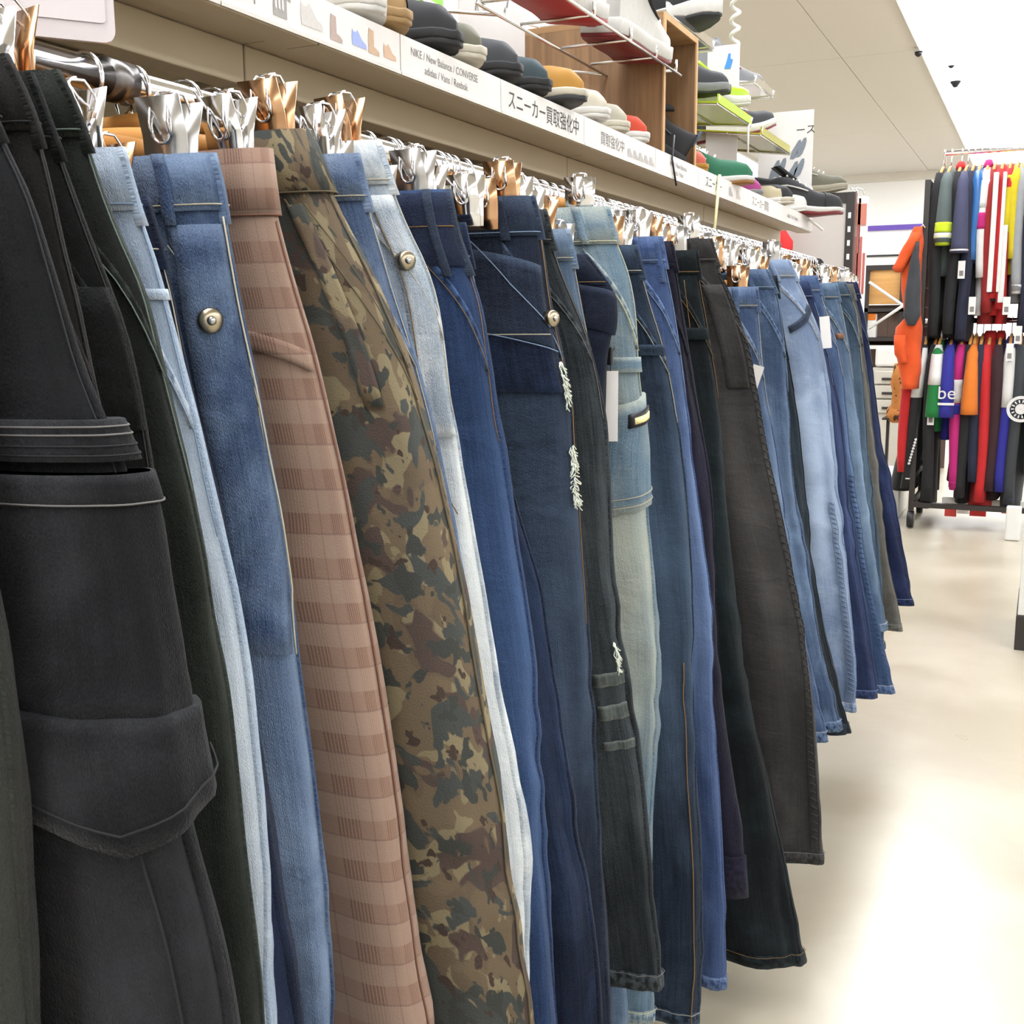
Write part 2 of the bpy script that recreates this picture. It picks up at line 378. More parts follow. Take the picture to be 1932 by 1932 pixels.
# near sign holder, cut by the frame at the top left corner
a = atY(214, 44, .60); b = atY(-60, 55, .53); up = Vector((0, 0, 1)); dr = (a-b).normalized(); nn = Vector((dr.y, -dr.x, 0)).normalized()
r = thing('sign_holder', 'clear plastic sign holder hanging in the top left corner', 'sign', tuple(b))
def rrect(o, dx, w, h, rad):
    pts = []
    for cx, cz, a0 in ((w-rad, rad, -90), (w-rad, h-rad, 0), (rad, h-rad, 90), (rad, rad, 180)):
        for k in range(6):
            an = math.radians(a0+18*k); pts.append(o+dx*(cx+rad*math.cos(an))+up*(cz+rad*math.sin(an)))
    return pts
w = (a-b).length; dh = Vector((dr.x, dr.y, 0)).normalized()
MB().prism(rrect(b, dh, w, .09, .008), -nn*.004).build('plastic_sleeve', mat('sleeve_plastic', 'b5acad', .15, vary=.03), r)
MB().prism(rrect(b+dh*.006+up*.012+nn*.0006, dh, w-.012, .072, .003), nn*.0008).build('paper', mat('sign_paper', 'c0b9bb', .7), r)
text_mesh('lettering', '例', .026, M_print, r, a-dh*.085+up*.019+nn*.0016, dh, up, .0003)
# ------------------------------------------------------------------ trousers
class Trousers:
    K = 40; KC = 30
    def __init__(s, name, label, Y, edge, m, hem=None, W=.36, hipw=.06, T=.045, Tw=.022, hemw=.19, crotch=.27, amp=.008, seed=0, kneew=None, wear=1.0, splay=.35, flare=0, group='trousers on the clothes rail', cat='jeans', lean=0.0):
        s.Y = Y; s.m = m; s.seed = seed; s.amp = amp
        pts = [(p.z, p.x) for p in edge]
        if hem is not None and pts[-1][0] > hem+.01:
            (z1, x1), (z0, x0) = pts[-1], pts[max(-4, -len(pts))]
            sl = max(-.12, min(.02, (x1-x0)/(z1-z0))) if abs(z1-z0) > 1e-4 else 0
            pts.append((hem, x1+sl*(hem-z1)*.8))
        s.zt, s.zb = pts[0][0], pts[-1][0]; s.L = s.zt-s.zb
        n = 120; raw = []
        for i in range(n+1):
            z = s.zt-s.L*i/n
            for (za, xa), (zc, xc) in zip(pts, pts[1:]):
                if za >= z >= zc: raw.append(lerp(xa, xc, (za-z)/max(1e-6, za-zc))); break
            else: raw.append(pts[-1][1])
        for _ in range(3): raw = [raw[0]]+[(raw[i-1]+raw[i]*2+raw[i+1])/4 for i in range(1, n)]+[raw[-1]]
        s.raw = raw; s.n = n
        s.W, s.hw, s.T, s.Tw, s.hemw, s.cr, s.splay, s.flare, s.lean = W, hipw, T, Tw, hemw, crotch, splay, flare, lean
        s.kneew = kneew or (W/2+hipw/2+hemw)/2*.93
        s.xcC = s.Xo(crotch)-(W+hipw)/2; s.xo_c = s.Xo(crotch)
        s.root = thing(name, label, cat, (s.xcC, Y, s.zb), group)
    def Xo(s, d):
        f = min(max(d/s.L, 0), 1)*s.n; i = min(int(f), s.n-1); return lerp(s.raw[i], s.raw[i+1], f-i)
    def thick(s, d):
        return lerp(s.Tw, s.T, sstep(.0, .2, d))*lerp(1, .8, sstep(.45, s.L, d))
    def legw(s, d):
        wc = (s.W+s.hw)/2
        dk = s.cr+(s.L-s.cr)*.42
        if d < dk: return lerp(wc, s.kneew, sstep(s.cr-.02, dk, d))
        return lerp(s.kneew, s.hemw, sstep(dk, s.L, d))
    def pos(s, leg, sv, d, off=0.0):
        Wd = s.W+s.hw*sstep(0, .22, d); b = s.thick(d)/2; yc = s.Y + s.lean*d
        Xo = s.Xo(d)
        # half of the torso
        xc = lerp(Xo-Wd/2, s.xcC, sstep(s.cr*.5, s.cr, d))
        if leg: Xo_l = 2*xc-Xo
        if sv <= .75:
            th = -math.pi/2+math.pi*(sv/.75); c, q = math.cos(th), math.sin(th)
            a = (Xo-xc)
            tx = a*(abs(c)**.8); ty = b*math.copysign(abs(q)**.7, q)
            ph = -.75*math.pi+1.5*math.pi*(sv/.75)
        else:
            f = (sv-.75)/.25; tx = 0; ty = b*(1-2*f); ph = .75*math.pi+.5*math.pi*f
        w = sstep(s.cr, s.cr+.09, d)
        if w > 0:
            wl = s.legw(d); al = wl/2
            if leg: ex = lerp(0, s.splay, 1)*max(0, Xo-s.xo_c); far = (s.xo_c-s.xcC)+ex
            else: far = Xo-s.xcC
            cx = far-al; c, q = math.cos(ph), math.sin(ph)
            lx = cx+al*math.copysign(abs(c)**.85, c); ly = b*1.08*math.copysign(abs(q)**.8, q)
            x = lerp(tx+(xc-s.xcC)*(1 if not leg else -1)*0, lx, w); y = lerp(ty, ly, w)
        else: x, y = tx, ty
        base = lerp(xc, s.xcC, w)
        # folds and creases
        k = s.seed*3.7+leg*11
        an = sv*2*math.pi
        g = sstep(.05, .3, d)
        f = noise.noise(Vector((math.cos(an)*1.6+k, math.sin(an)*1.6, d*1.6)))*1.6
        f += .55*g*math.sin(an*3+k*2.1+d*1.7)*lerp(.4, 1, sstep(.2, .7, d))
        f += .6*noise.noise(Vector((math.cos(an)*3.4-k, math.sin(an)*3.4, d*4.5)))
        kn = math.exp(-((d-s.cr-(s.L-s.cr)*.42)/.13)**2)+.8*math.exp(-((d-s.L+.06)/.1)**2)
        f += kn*.8*noise.noise(Vector((math.cos(an)*1.5+k, math.sin(an)*1.5+d*6, d*24)))
        f += .35*math.exp(-((d-s.cr)/.12)**2)*noise.noise(Vector((math.cos(an)*3+k, d*20+an, 2.2)))
        dn = off+s.amp*f*(g*.85+.15)
        nx, ny = math.cos(ph if w > .5 or sv > .75 else th), math.sin(ph if w > .5 or sv > .75 else th)*1.5
        if sv > .75 and w < .5: nx, ny = 0, 0
        ln = math.hypot(nx, ny) or 1
        x += dn*nx/ln; y += dn*ny/ln
        if s.flare and d > s.L-.3: y *= 1+s.flare*sstep(s.L-.3, s.L, d)
        if (sv == 0 or sv == .75) and w == 0: x = 0
        X = base+x if not leg else base-x
        return Vector((X, yc+y, s.zt-d))
    def body(s, rows=None):
        rows = rows or max(40, int(s.L/.0135)); K = s.K; V = []; Fc = []; uv = []; wr = []
        ds = [s.L*i/rows for i in range(rows+1)]
        for leg in (0, 1):
            o = len(V)
            for d in ds:
                per = 2*(s.legw(d) if d > s.cr else (s.W+s.hw)/2)+.08
                for k in range(K):
                    sv = k/K; p = s.pos(leg, sv, d); V.append(p); uv.append((sv*per+leg*.7, d))
                    side = math.exp(-((sv-.20)/.12)**2)+.7*math.exp(-((sv-.36)/.05)**2)
                    wr.append(min(1, side*(.75*math.exp(-((d-.42)/.2)**2)+.4*math.exp(-((d-.66)/.12)**2)+.12)))
            for i in range(rows):
                for k in range(K):
                    if ds[i+1] <= s.cr+1e-6 and k >= s.KC: continue
                    a, b = o+i*K+k, o+i*K+(k+1) % K; c, e = o+(i+1)*K+(k+1) % K, o+(i+1)*K+k
                    Fc.append((a, b, c, e) if not leg else (e, c, b, a))
        return me('body', V, Fc, s.m, s.root, True, uv, wr, weld=.0004)
    def patch(s, name, m, leg, s0, s1, d0, d1, off=.003, nS=8, nD=8, skew=0, tip=0, parent=None, under=-.003):
        """a sewn-on piece following the cloth; tip makes a pointed lower edge, skew tilts it"""
        V = []; Fc = []; uv = []; wr = []
        for lay in (off, under):
            for i in range(nD+1):
                for k in range(nS+1):
                    fs, fd = k/nS, i/nD; sv = lerp(s0, s1, fs)
                    d = lerp(d0, d1+tip*(1-abs(2*fs-1)), fd)+skew*fs
                    V.append(s.pos(leg, sv, min(max(d, 0), s.L), lay)); uv.append((sv*.5+3.3, d)); wr.append(.15+(.5 if fd in (0, 1) else 0))
        w = nS+1; n = w*(nD+1)
        for i in range(nD):
            for k in range(nS):
                a = i*w+k; Fc.append((a, a+1, a+w+1, a+w))
        bd = [k for k in range(w)]+[i*w+nS for i in range(1, nD+1)]+[nD*w+k for k in range(nS-1, -1, -1)]+[i*w for i in range(nD-1, 0, -1)]
        for i in range(len(bd)):
            a, b = bd[i], bd[(i+1) % len(bd)]; Fc.append((b, a, a+n, b+n))
        return me(name, V, Fc, m, parent or s.root, True, uv, wr)
    def line(s, name, m, leg, pts, w=.0016, off=.0022, parent=None, dash=0):
        """thread or fold lying on the cloth, through (s, d) points"""
        P = []
        for (sa, da), (sb, db) in zip(pts, pts[1:]):
            n = max(2, int(max(abs(db-da)/.012, abs(sb-sa)/.02)))
            P += [(lerp(sa, sb, i/n), lerp(da, db, i/n)) for i in range(n)]
        P.append(pts[-1]); Q = [s.pos(leg, a, min(max(b, 0), s.L), off) for a, b in P]
        mb = MB(); mb.tube(Q, w*.36, 5); return mb.build(name, m, parent or s.root, True)
    def band(s, name, m, d0, d1, off=.0035, legs=False, parent=None):
        """closed band round the waist, or round each hem"""
        out = []
        loops = [[(0, k/40) for k in range(0, 31)]+[(1, k/40) for k in range(29, 0, -1)]] if not legs else [[(l, k/40) for k in range(40)] for l in (0, 1)]
        for lp in loops:
            V = []; Fc = []; uv = []; wr = []; N = len(lp)
            for d, of in ((d0, -.004), (d0, off), (lerp(d0, d1, .5), off*1.15), (d1, off), (d1, -.004)):
                for i, (l, sv) in enumerate(lp):
                    V.append(s.pos(l, sv, min(max(d, 0), s.L) if d <= s.L else s.L, of)+Vector((0, 0, -max(0, d-s.L)+max(0, -d)))); uv.append((i*.012, d+2)); wr.append(.55 if of < 0 or d in (d0, d1) else .1)
            rings = 5 if not legs else 5
            for j in range(rings):
                if j == rings-1: j2 = 0
                else: j2 = j+1
                for i in range(N):
                    a, b = j*N+i, j*N+(i+1) % N; c, e = j2*N+(i+1) % N, j2*N+i; Fc.append((a, b, c, e))
            out.append(me(name, V, Fc, m, parent or s.root, True, uv, wr))
        return out
    def loops(s, m, ss=((0, .36), (0, .2), (0, .56), (1, .36), (1, .2)), h=.05):
        for l, sv in ss: s.patch('belt_loop', m, l, sv-.012, sv+.012, -.002, h, .008, 3, 5)
    def rivet(s, leg, sv, d, r=.008, m=None, name='button', off=.009):
        p = s.pos(leg, sv, d, off); q = s.pos(leg, sv, d, off+.02); n = (q-p).normalized(); n.z = 0; n.normalize()
        mb = MB(); mb.tube([p-n*.008, p, p+n*.0025, p+n*.0035], [r, r, r*.9, r*.35], 14)
        o = mb.build(name, m or M_brass, s.root, True)
        MB().tube([p+n*.003, p+n*.006], [r*.4, r*.25], 10).build('stud', M_steel, o, True); return o
    def tagcard(s, px, py, w, h, m=None, name='price_tag', dy=-.045, tilt=0.0):
        c = atY(px, py, s.Y+dy); mb = MB(); ca, sa = math.cos(tilt), math.sin(tilt)
        pts = [(-w/2, 0), (w/2, 0), (w/2, -h), (-w/2, -h)]
        mb.prism([c+Vector((a*ca-b*sa, a*.35, a*sa+b*ca)) for a, b in pts], (0, .0012, 0))
        o = mb.build(name, m or M_card, s.root)
        MB().tube([c+Vector((0, .0006, -.002)), c+Vector((-.004, .012, .02)), c+Vector((-.006, .03, .03))], .0008, 5).build('tag_string', M_blackp, o)
        return o
M_brass = mat('antique_brass', '9a8f7a', .3, metal=1)
TH_w = mat('thread_cream', 'a39c88', .8); TH_y = mat('thread_gold', '715630', .8); TH_b = mat('thread_blue', '73869f', .8)
TH_k = mat('thread_dark', '0f1012', .8); TH_g = mat('thread_grey', '5f5d5b', .8); TH_r = mat('thread_brown', '6e4a3b', .8)
DM = {}; SEAM = {}
def dm(key, *a, **kw):
    if key not in DM:
        DM[key] = denim(key, *a, **kw); kw = dict(kw); kw['pucker'] = .5; SEAM[DM[key].name] = denim(key+'_seam', *a, **kw)
    return DM[key]
def sv(m): return SEAM.get(m.name, m)
# name: Y, photo edge (outer silhouette from waist to hem), reaches hem, label, cloth, options
PD = [
('p00', 0.350, [(-190,180),(-150,500),(-60,950),(0,1330),(20,1560),(40,1780),(52,1932)], 0),
('p01', 0.405, [(-75,80),(0,282),(43,344),(87,500),(120,607),(141,690),(182,785),(212,850),(238,930),(258,1042),(274,1166),(295,1285),(310,1380),(326,1460),(340,1548),(366,1638),(392,1716),(418,1832),(437,1932)], 0),
('p02', 0.445, [(0,105),(51,203),(90,344),(123,500),(141,545),(166,669),(190,770),(225,900),(290,1300),(325,1600),(380,1932)], 0),
('p03', 0.480, [(50,140),(110,300),(160,440),(200,540),(232,624),(248,690),(265,773),(286,897),(306,1021),(321,1150),(333,1315),(342,1487),(365,1650),(410,1932)], 0),
('p04', 0.515, [(98,134),(120,170),(156,260),(181,344),(217,435),(240,490),(265,524),(306,682),(344,814),(373,938),(398,1071),(412,1180),(431,1272),(448,1444),(456,1552),(474,1703),(499,1932)], 0),
('p05', 0.563, [(221,279),(235,330),(250,390),(285,480),(310,580),(345,720),(380,870),(418,1040),(433,1100),(456,1229),(478,1401),(491,1509),(502,1660),(512,1932)], 0),
('p06', 0.610, [(268,372),(290,450),(318,540),(340,650),(365,760),(400,900),(440,1100),(480,1400),(520,1640),(562,1932)], 0),
('p07', 0.652, [(395,290),(410,340),(422,420),(440,520),(455,600),(478,700),(502,830),(525,950),(545,1090),(560,1242),(581,1414),(598,1574),(609,1703),(622,1932)], 0),
('p08', 0.720, [(505,280),(516,390),(551,524),(592,661),(621,793),(650,930),(671,1046),(688,1130),(710,1242),(745,1457),(764,1617),(797,1853),(812,1932)], 0),
('p09', 0.773, [(580,245),(612,330),(640,400),(690,490),(740,600),(775,690),(800,790),(830,900),(852,1000),(880,1130),(905,1290),(930,1430),(955,1600),(980,1760),(1008,1932)], 0),
('p10', 0.838, [(665,290),(690,390),(715,470),(740,555),(770,640),(797,740),(825,850),(845,960),(870,1100),(900,1300),(930,1500),(950,1700),(960,1932)], 0),
('p11', 0.905, [(706,265),(730,340),(765,430),(803,500),(825,570),(838,660),(848,750),(865,830),(877,910),(892,1010),(915,1150),(940,1330),(960,1430),(978,1505),(988,1600),(993,1720),(990,1850),(984,1932)], 0),
('p12', 1.003, [(840,358),(852,430),(876,495),(902,565),(916,650),(930,760),(946,860),(963,990),(975,1080),(990,1190),(1002,1330),(1020,1560),(1040,1750),(1056,1932)], 0),
('p13', 1.090, [(868,420),(900,560),(930,740),(950,850),(985,990),(1020,1100),(1036,1229),(1066,1401),(1088,1552),(1114,1681),(1126,1832),(1130,1932)], 0),
('p14', 1.206, [(1000,370),(1018,440),(1026,500),(1036,580),(1055,660),(1074,760),(1081,870),(1090,1000),(1101,1150),(1113,1350),(1124,1500),(1135,1700),(1145,1932)], 0),
('p15', 1.260, [(1022,395),(1040,470),(1062,530),(1100,620),(1124,730),(1136,850),(1143,950),(1152,1100),(1167,1240),(1186,1330),(1203,1450),(1225,1650),(1240,1780),(1249,1868)], 1),
('p16', 1.330, [(1064,432),(1078,490),(1090,560),(1105,650),(1120,760),(1130,900),(1140,1200),(1150,1500),(1180,1932)], 0),
('p17', 1.385, [(1100,480),(1152,548),(1156,610),(1142,670),(1138,780),(1138,1000),(1150,1300),(1180,1700)], 1),
('p18', 1.447, [(1140,390),(1156,450),(1182,510),(1196,580),(1201,680),(1211,780),(1217,900),(1222,980),(1236,1080),(1248,1200),(1250,1300),(1243,1420),(1236,1560),(1236,1700),(1236,1850),(1232,1932)], 0),
('p19', 1.530, [(1192,462),(1208,520),(1224,580),(1243,640),(1266,760),(1281,860),(1290,950),(1297,1060),(1301,1160),(1305,1300),(1312,1480),(1322,1650),(1322,1800),(1312,1932)], 0),
('p20', 1.682, [(1242,446),(1252,500),(1265,560),(1277,640),(1296,780),(1307,900),(1322,1050),(1336,1180),(1342,1330),(1351,1450),(1363,1600),(1369,1720),(1370,1862)], 1),
('p21', 1.740, [(1262,455),(1275,520),(1290,620),(1310,760),(1330,900),(1345,1100),(1352,1250),(1375,1420),(1398,1560),(1412,1690)], 1),
('p22', 1.876, [(1309,472),(1316,530),(1328,600),(1342,700),(1356,800),(1370,950),(1388,1100),(1410,1250),(1424,1340),(1452,1460),(1480,1600),(1500,1720),(1520,1822)], 1),
('p23', 1.960, [(1336,450),(1350,500),(1382,570),(1407,650),(1426,760),(1444,860),(1470,980),(1490,1070),(1510,1200),(1525,1330),(1535,1480),(1541,1630)], 1),
('p24', 2.200, [(1424,541),(1430,600),(1438,680),(1450,760),(1465,860),(1480,980),(1495,1100),(1512,1220),(1530,1310),(1550,1398)], 1),
('p25', 2.330, [(1442,508),(1466,560),(1476,640),(1484,760),(1494,900),(1510,1000),(1532,1120),(1552,1230),(1572,1310),(1587,1378)], 1),
('p26', 2.470, [(1460,520),(1480,640),(1500,760),(1515,880),(1535,1050),(1560,1200),(1590,1320),(1607,1384)], 1),
('p27', 2.600, [(1484,490),(1512,550),(1541,620),(1561,720),(1576,850),(1586,960),(1597,1060),(1610,1180),(1617,1290),(1614,1342)], 1),
('p28', 2.780, [(1520,530),(1545,600),(1565,680),(1580,760),(1592,860),(1602,960),(1615,1060),(1630,1150),(1645,1230),(1655,1318)], 1),
('p29', 2.900, [(1536,520),(1555,580),(1576,650),(1588,740),(1600,860),(1615,980),(1632,1080),(1655,1180),(1672,1250),(1684,1308)], 1),
('p30', 3.050, [(1574,534),(1590,600),(1602,680),(1616,800),(1631,930),(1645,1020),(1660,1090),(1676,1190)], 1),
('p31', 3.250, [(1590,532),(1614,585),(1627,700),(1640,850),(1650,930),(1658,1010),(1664,1110),(1668,1226)], 1),
('p32', 3.400, [(1604,535),(1622,600),(1635,720),(1650,860),(1660,960),(1672,1060),(1685,1130),(1695,1190)], 1),
('p33', 3.550, [(1612,532),(1630,600),(1646,720),(1662,830),(1680,920),(1700,1030),(1721,1142)], 1),
]
def std(t, m, th=None, band=.04, loops=True, hem=True, seam=True, pocket=True, seam_m=None, hemh=.022):
    """waistband, loops, pocket opening, side seam, hem of an ordinary pair of jeans"""
    th = th or TH_w
    t.body()
    w = t.band('waistband', m, 0, band)[0]
    for lg in (0, 1): t.line('stitching', th, lg, [(.0+.01, band-.004), (.375, band-.004), (.74, band-.004)], .0016, .0055, w)
    if loops: t.loops(m)
    if seam:
        for lg in (0, 1):
            t.patch('side_seam', seam_m or m, lg, .372, .392, band, t.L-.005, .0022, 2, 70)
            t.line('stitching', th, lg, [(.362, band), (.362, .25)], .0014, .0028)
    if pocket:
        for lg in (0, 1):
            t.patch('pocket_edge', sv(m), lg, .19, .36, band+.005, band+.02, .004, 10, 2, .12)
            t.line('stitching', th, lg, [(.19, band+.024), (.28, band+.085), (.355, band+.142)], .0014, .0048)
    if hem:
        for h in t.band('hem', sv(m), t.L-hemh, t.L-.0005, .003, legs=True):
            pass
        t.line('stitching', th, 0, [(.02, t.L-hemh), (.2, t.L-hemh), (.5, t.L-hemh), (.74, t.L-hemh)], .0013, .005)
    return t
TR = []
def mk(i, label, m, name='jeans', cat='jeans', hemz=None, **kw):
    n, Yv, e, h = PD[i]
    E = [atY(x, y, Yv) for x, y in e]
    sp = min([abs(q[1]-Yv) for q in PD if q[0] != n]); kw['T'] = min(kw.get('T', .045), sp*.92); kw['Tw'] = min(kw.get('Tw', .022), sp*.8)
    if sp < .05: kw['amp'] = min(kw.get('amp', .006), .006)
    t = Trousers(name, label, Yv, E, m, None if h else (hemz or .22), seed=i+1, cat=cat, **kw); TR.append(t); return t
# 0 grey-olive pair cut by the left edge
m = dm('olive_grey_twill', '3c3e38', '52544c', streak=.2, blotch=.15, wear=.3); t = mk(0, 'grey-olive trousers cut off by the lower left corner', m, 'trousers', 'trousers'); std(t, m, TH_k, loops=False)
# 1 black cargo trousers
m = dm('faded_black_cotton', '17181c', '3d3e43', '0a0a0c', streak=.25, blotch=.4, bumps=.5, wear=.45)
t = mk(1, 'faded black cargo trousers with flap and pleated pockets, nearest the camera', m, 'cargo_trousers', 'trousers', T=.05, hemw=.24, amp=.007)
std(t, m, TH_k, pocket=False, hem=True)
def dpx(t, x, y): return t.zt-atY(x, y, t.Y-.02).z
d0 = dpx(t, 200, 800); d1 = dpx(t, 220, 880)
fl = t.patch('pocket_flap', m, 0, .03, .47, d0, d1, .010, 22, 4)
for q in (.003, (d1-d0)*.35, (d1-d0)*.62, (d1-d0)-.003): t.line('stitching', TH_g if q < .01 else TH_k, 0, [(.035, d0+q), (.462, d0+q)], .0014, .0103, fl)
d2 = dpx(t, 240, 905); d3 = dpx(t, 318, 1372)
cp = t.patch('cargo_pocket', m, 0, .03, .47, d2, d3, .012, 22, 14)
t.patch('pocket_hem', m, 0, .03, .472, d2, dpx(t, 250, 965), .0145, 22, 3, parent=cp)
t.line('stitching', TH_g, 0, [(.035, dpx(t, 250, 962)), (.465, dpx(t, 250, 962))], .0014, .0147, cp)
d4 = dpx(t, 345, 1520)
kp = t.patch('lower_flap', m, 0, .06, .46, d3, d4, .016, 22, 8, tip=.03)
t.line('stitching', TH_k, 0, [(.06, d4-.012), (.26, d4+.018), (.46, d4-.012)], .002, .0185, kp)
t.line('stitching', TH_k, 0, [(.27, d4+.03), (.27, t.L)], .0025, .003)
# 2-4 dark pairs
m = dm('charcoal_twill', '2c2927', '403c3a', '1b1918', streak=.25, wear=.35); t = mk(2, 'charcoal brown trousers just behind the black cargo pair', m, 'trousers', 'trousers'); std(t, m, TH_k)
m = dm('black_twill', '151716', '292c2a', '0b0c0b', streak=.2, wear=.3); t = mk(3, 'black twill trousers between charcoal and dark green pairs', m, 'trousers', 'trousers'); std(t, m, TH_k)
t.patch('welt_pocket', m, 0, .12, .36, .12, .2, .006, 10, 5)
m = dm('dark_green_twill', '22261f', '434c42', '131512', streak=.3, wear=.5); t = mk(4, 'very dark green trousers left of the pale blue jeans', m, 'trousers', 'trousers', amp=.008); std(t, m, mat('thread_green', '54605a', .8), seam_m=dm('green_seam', '465048', '6a766c', wear=.3))
# 5 pale blue
m = dm('pale_blue_denim', 'a9c2df', 'd2dfec', '86a6cc', streak=.35, blotch=.3, k=1.45); t = mk(5, 'pale sky-blue jeans beside the dark green trousers', m); std(t, m, TH_b)
t.patch('yoke_seam', m, 0, .05, .5, .09, .097, .004, 14, 2)
# 6 navy behind
m = dm('navy_denim', '232c46', '3a4a70', '151a2c', streak=.4); t = mk(6, 'dark navy jeans squeezed between pale blue and mid-blue pairs', m); std(t, m, TH_w)
# 7 mid blue with rivet
m = dm('mid_blue_denim', '3f5f92', '8aa6cc', '27406c', streak=.45, blotch=.7, seed=4); t = mk(7, 'mottled mid-blue jeans with a round button, left of the plaid trousers', m, Tw=.03); std(t, m, TH_w)
t.patch('fly_flap', m, 0, .2, .33, .05, .36, .006, 6, 16); t.line('stitching', TH_w, 0, [(.33, .045), (.335, .36)], .002, .0085); t.rivet(0, .25, .118, .0095)
# 8 plaid
m = plaid('plaid_wool'); t = mk(8, 'beige and rust plaid wool trousers', m, 'plaid_trousers', 'trousers', T=.052, hemw=.22, amp=.004, Tw=.03)
t.body(); t.band('waistband', m, 0, .05); t.line('stitching', TH_r, 0, [(.01, .05), (.74, .05)], .002, .003)
t.patch('slant_pocket', m, 0, .17, .335, .135, .150, .006, 10, 3, .02); t.line('crease', TH_r, 0, [(.36, .055), (.368, .3), (.372, t.L)], .0026, .001); t.band('hem', m, t.L-.03, t.L-.0005, .002, legs=True)
# 9 camouflage
m = camo('camo_cotton'); t = mk(9, 'camouflage cotton trousers in brown and grey-green', m, 'camo_trousers', 'trousers', T=.055, hemw=.23, amp=.006, Tw=.034)
t.body(); t.band('waistband', m, 0, .05); TH_c = mat('thread_khaki', '4f4531', .8)
t.line('stitching', TH_c, 0, [(.01, .05), (.74, .05)], .002, .004); t.line('side_seam', TH_c, 0, [(.35, .05), (.35, .3), (.352, t.L)], .0028, .0012)
t.patch('slant_pocket', m, 0, .2, .235, .06, .22, .006, 4, 10, .0); t.line('stitching', TH_c, 0, [(.20, .055), (.27, .14), (.335, .215)], .0022, .004); t.line('stitching', TH_c, 0, [(.235, .055), (.30, .13), (.345, .19)], .0014, .003)
t.band('hem', m, t.L-.03, t.L-.0005, .002, legs=True)
# 10-13
m = dm('washed_blue_denim', '5d7fb4', 'a3bcdc', '3f5f96', streak=.4, blotch=.5, seed=2); t = mk(10, 'washed light-blue jeans right of the camouflage trousers', m); std(t, m, TH_w)
m = dm('bleached_denim', '9fb4c8', 'e2e8e8', '6d8cb2', streak=.4, blotch=.8, seed=7, wear=1.6, k=1.45); t = mk(11, 'bleached acid-wash jeans with a metal button, nearly white legs', m, amp=.006); std(t, m, TH_w)
t.patch('fly_flap', m, 0, .24, .33, .05, .27, .005, 6, 16); t.line('stitching', TH_y, 0, [(.24, .05), (.25, .3), (.3, .34)], .0016, .008); t.rivet(0, .27, .11, .009)
m = dm('plain_blue_denim', '2f4f86', '5076ae', '213a68', streak=.6, blotch=.1, seed=3); t = mk(12, 'plain royal-blue jeans with a wide slate belt loop', m, Tw=.03, T=.05); std(t, m, TH_y, loops=False)
t.loops(dm('loop_slate', '33425c', '55657f'), ((0, .25), (0, .36), (1, .3)), .085); t.patch('yoke', dm('navy_denim'), 0, .02, .5, .003, .075, .0045, 14, 5)
m = dm('deep_blue_denim', '1b294a', '3a5480', '0f172b', streak=.7, seed=5, wear=.6); t = mk(13, 'deep blue jeans hanging behind the plain royal-blue pair', m); std(t, m, TH_b)
# 14 indigo with button flap and tears
m = dm('indigo_denim', '232b45', '4d6380', '141a2c', streak=.5, blotch=.3, seed=6); t = mk(14, 'dark indigo jeans with a buttoned flap and frayed tears', m, Tw=.035, T=.05, amp=.007); std(t, m, TH_b, band=.045)
t.patch('fly_flap', m, 0, .04, .31, .05, .145, .007, 12, 8, .03); t.line('stitching', TH_b, 0, [(.04, .145), (.31, .178)], .002, .0095); t.line('stitching', TH_b, 0, [(.12, .05), (.2, .1), (.3, .15)], .002, .0095); t.rivet(0, .325, .14, .010)
t.patch('under_flap', dm('deep_blue_denim'), 0, .04, .3, .155, .225, .005, 12, 6); t.line('stitching', TH_w, 0, [(.04, .158), (.3, .158)], .002, .007)
def fray(t, sv, d0, d1, w=.026, n=44):
    rg = random.Random(int(d0*1000)); mb = MB()
    for k in range(n):
        d = lerp(d0, d1, rg.random()); a = t.pos(0, sv+rg.uniform(-w, w)*.5, d, .004); b = t.pos(0, sv+rg.uniform(-w, w), d+rg.uniform(.004, .014), .007)
        mb.tube([a, (a+b)/2+Vector((rg.uniform(-.002, .002), -.003, 0)), b], .0007, 4)
    return mb.build('frayed_tear', mat('frayed_thread', 'cdd2c4', .9), t.root, True)
fray(t, .33, dpx(t, 1030, 680), dpx(t, 1040, 760)); fray(t, .335, dpx(t, 1048, 840), dpx(t, 1055, 885)); fray(t, .338, dpx(t, 1055, 890), dpx(t, 1060, 945))
t.line('stitching', TH_y, 0, [(.352, .05), (.352, .5)], .002, .004)
# 15 charcoal-green with whiskered knee
m = dm('charcoal_green_denim', '2b333a', '69757a', '1b2026', streak=.75, blotch=.2, seed=8, wear=.5); t = mk(15, 'charcoal-green jeans with worn stripes at the knee and a turned hem', m, hemw=.17); std(t, m, TH_g)
mw_ = dm('worn_stripe', '7c8782', '9aa39a', '434c50', streak=.9, blotch=.6)
fray(t, .335, dpx(t, 1160, 1215), dpx(t, 1165, 1265), .018, 30)
for ya, yb in ((1285, 1310), (1345, 1372), (1412, 1428)): t.patch('worn_stripe', mw_, 0, .22, .40, dpx(t, 1180, ya), dpx(t, 1180, yb), .0012, 10, 4, -.01)
# 16-17
m = dm('sky_denim', '6c8fb8', 'a8c0d6', '4b6c98', streak=.4, seed=9); t = mk(16, 'sky-blue jeans with a cream edged loop, mostly hidden left of the carpenter jeans', m); std(t, m, TH_w)
m = dm('ink_denim', '1b2338', '34415e', '111726', streak=.4, seed=10); t = mk(17, 'ink-blue jeans with a big rounded pocket, in front of the carpenter jeans', m); std(t, m, TH_y)
t.patch('patch_pocket', m, 0, .08, .36, .03, .085, .010, 12, 6, .02); t.patch('patch_pocket', m, 0, .08, .35, .09, .26, .006, 12, 8)
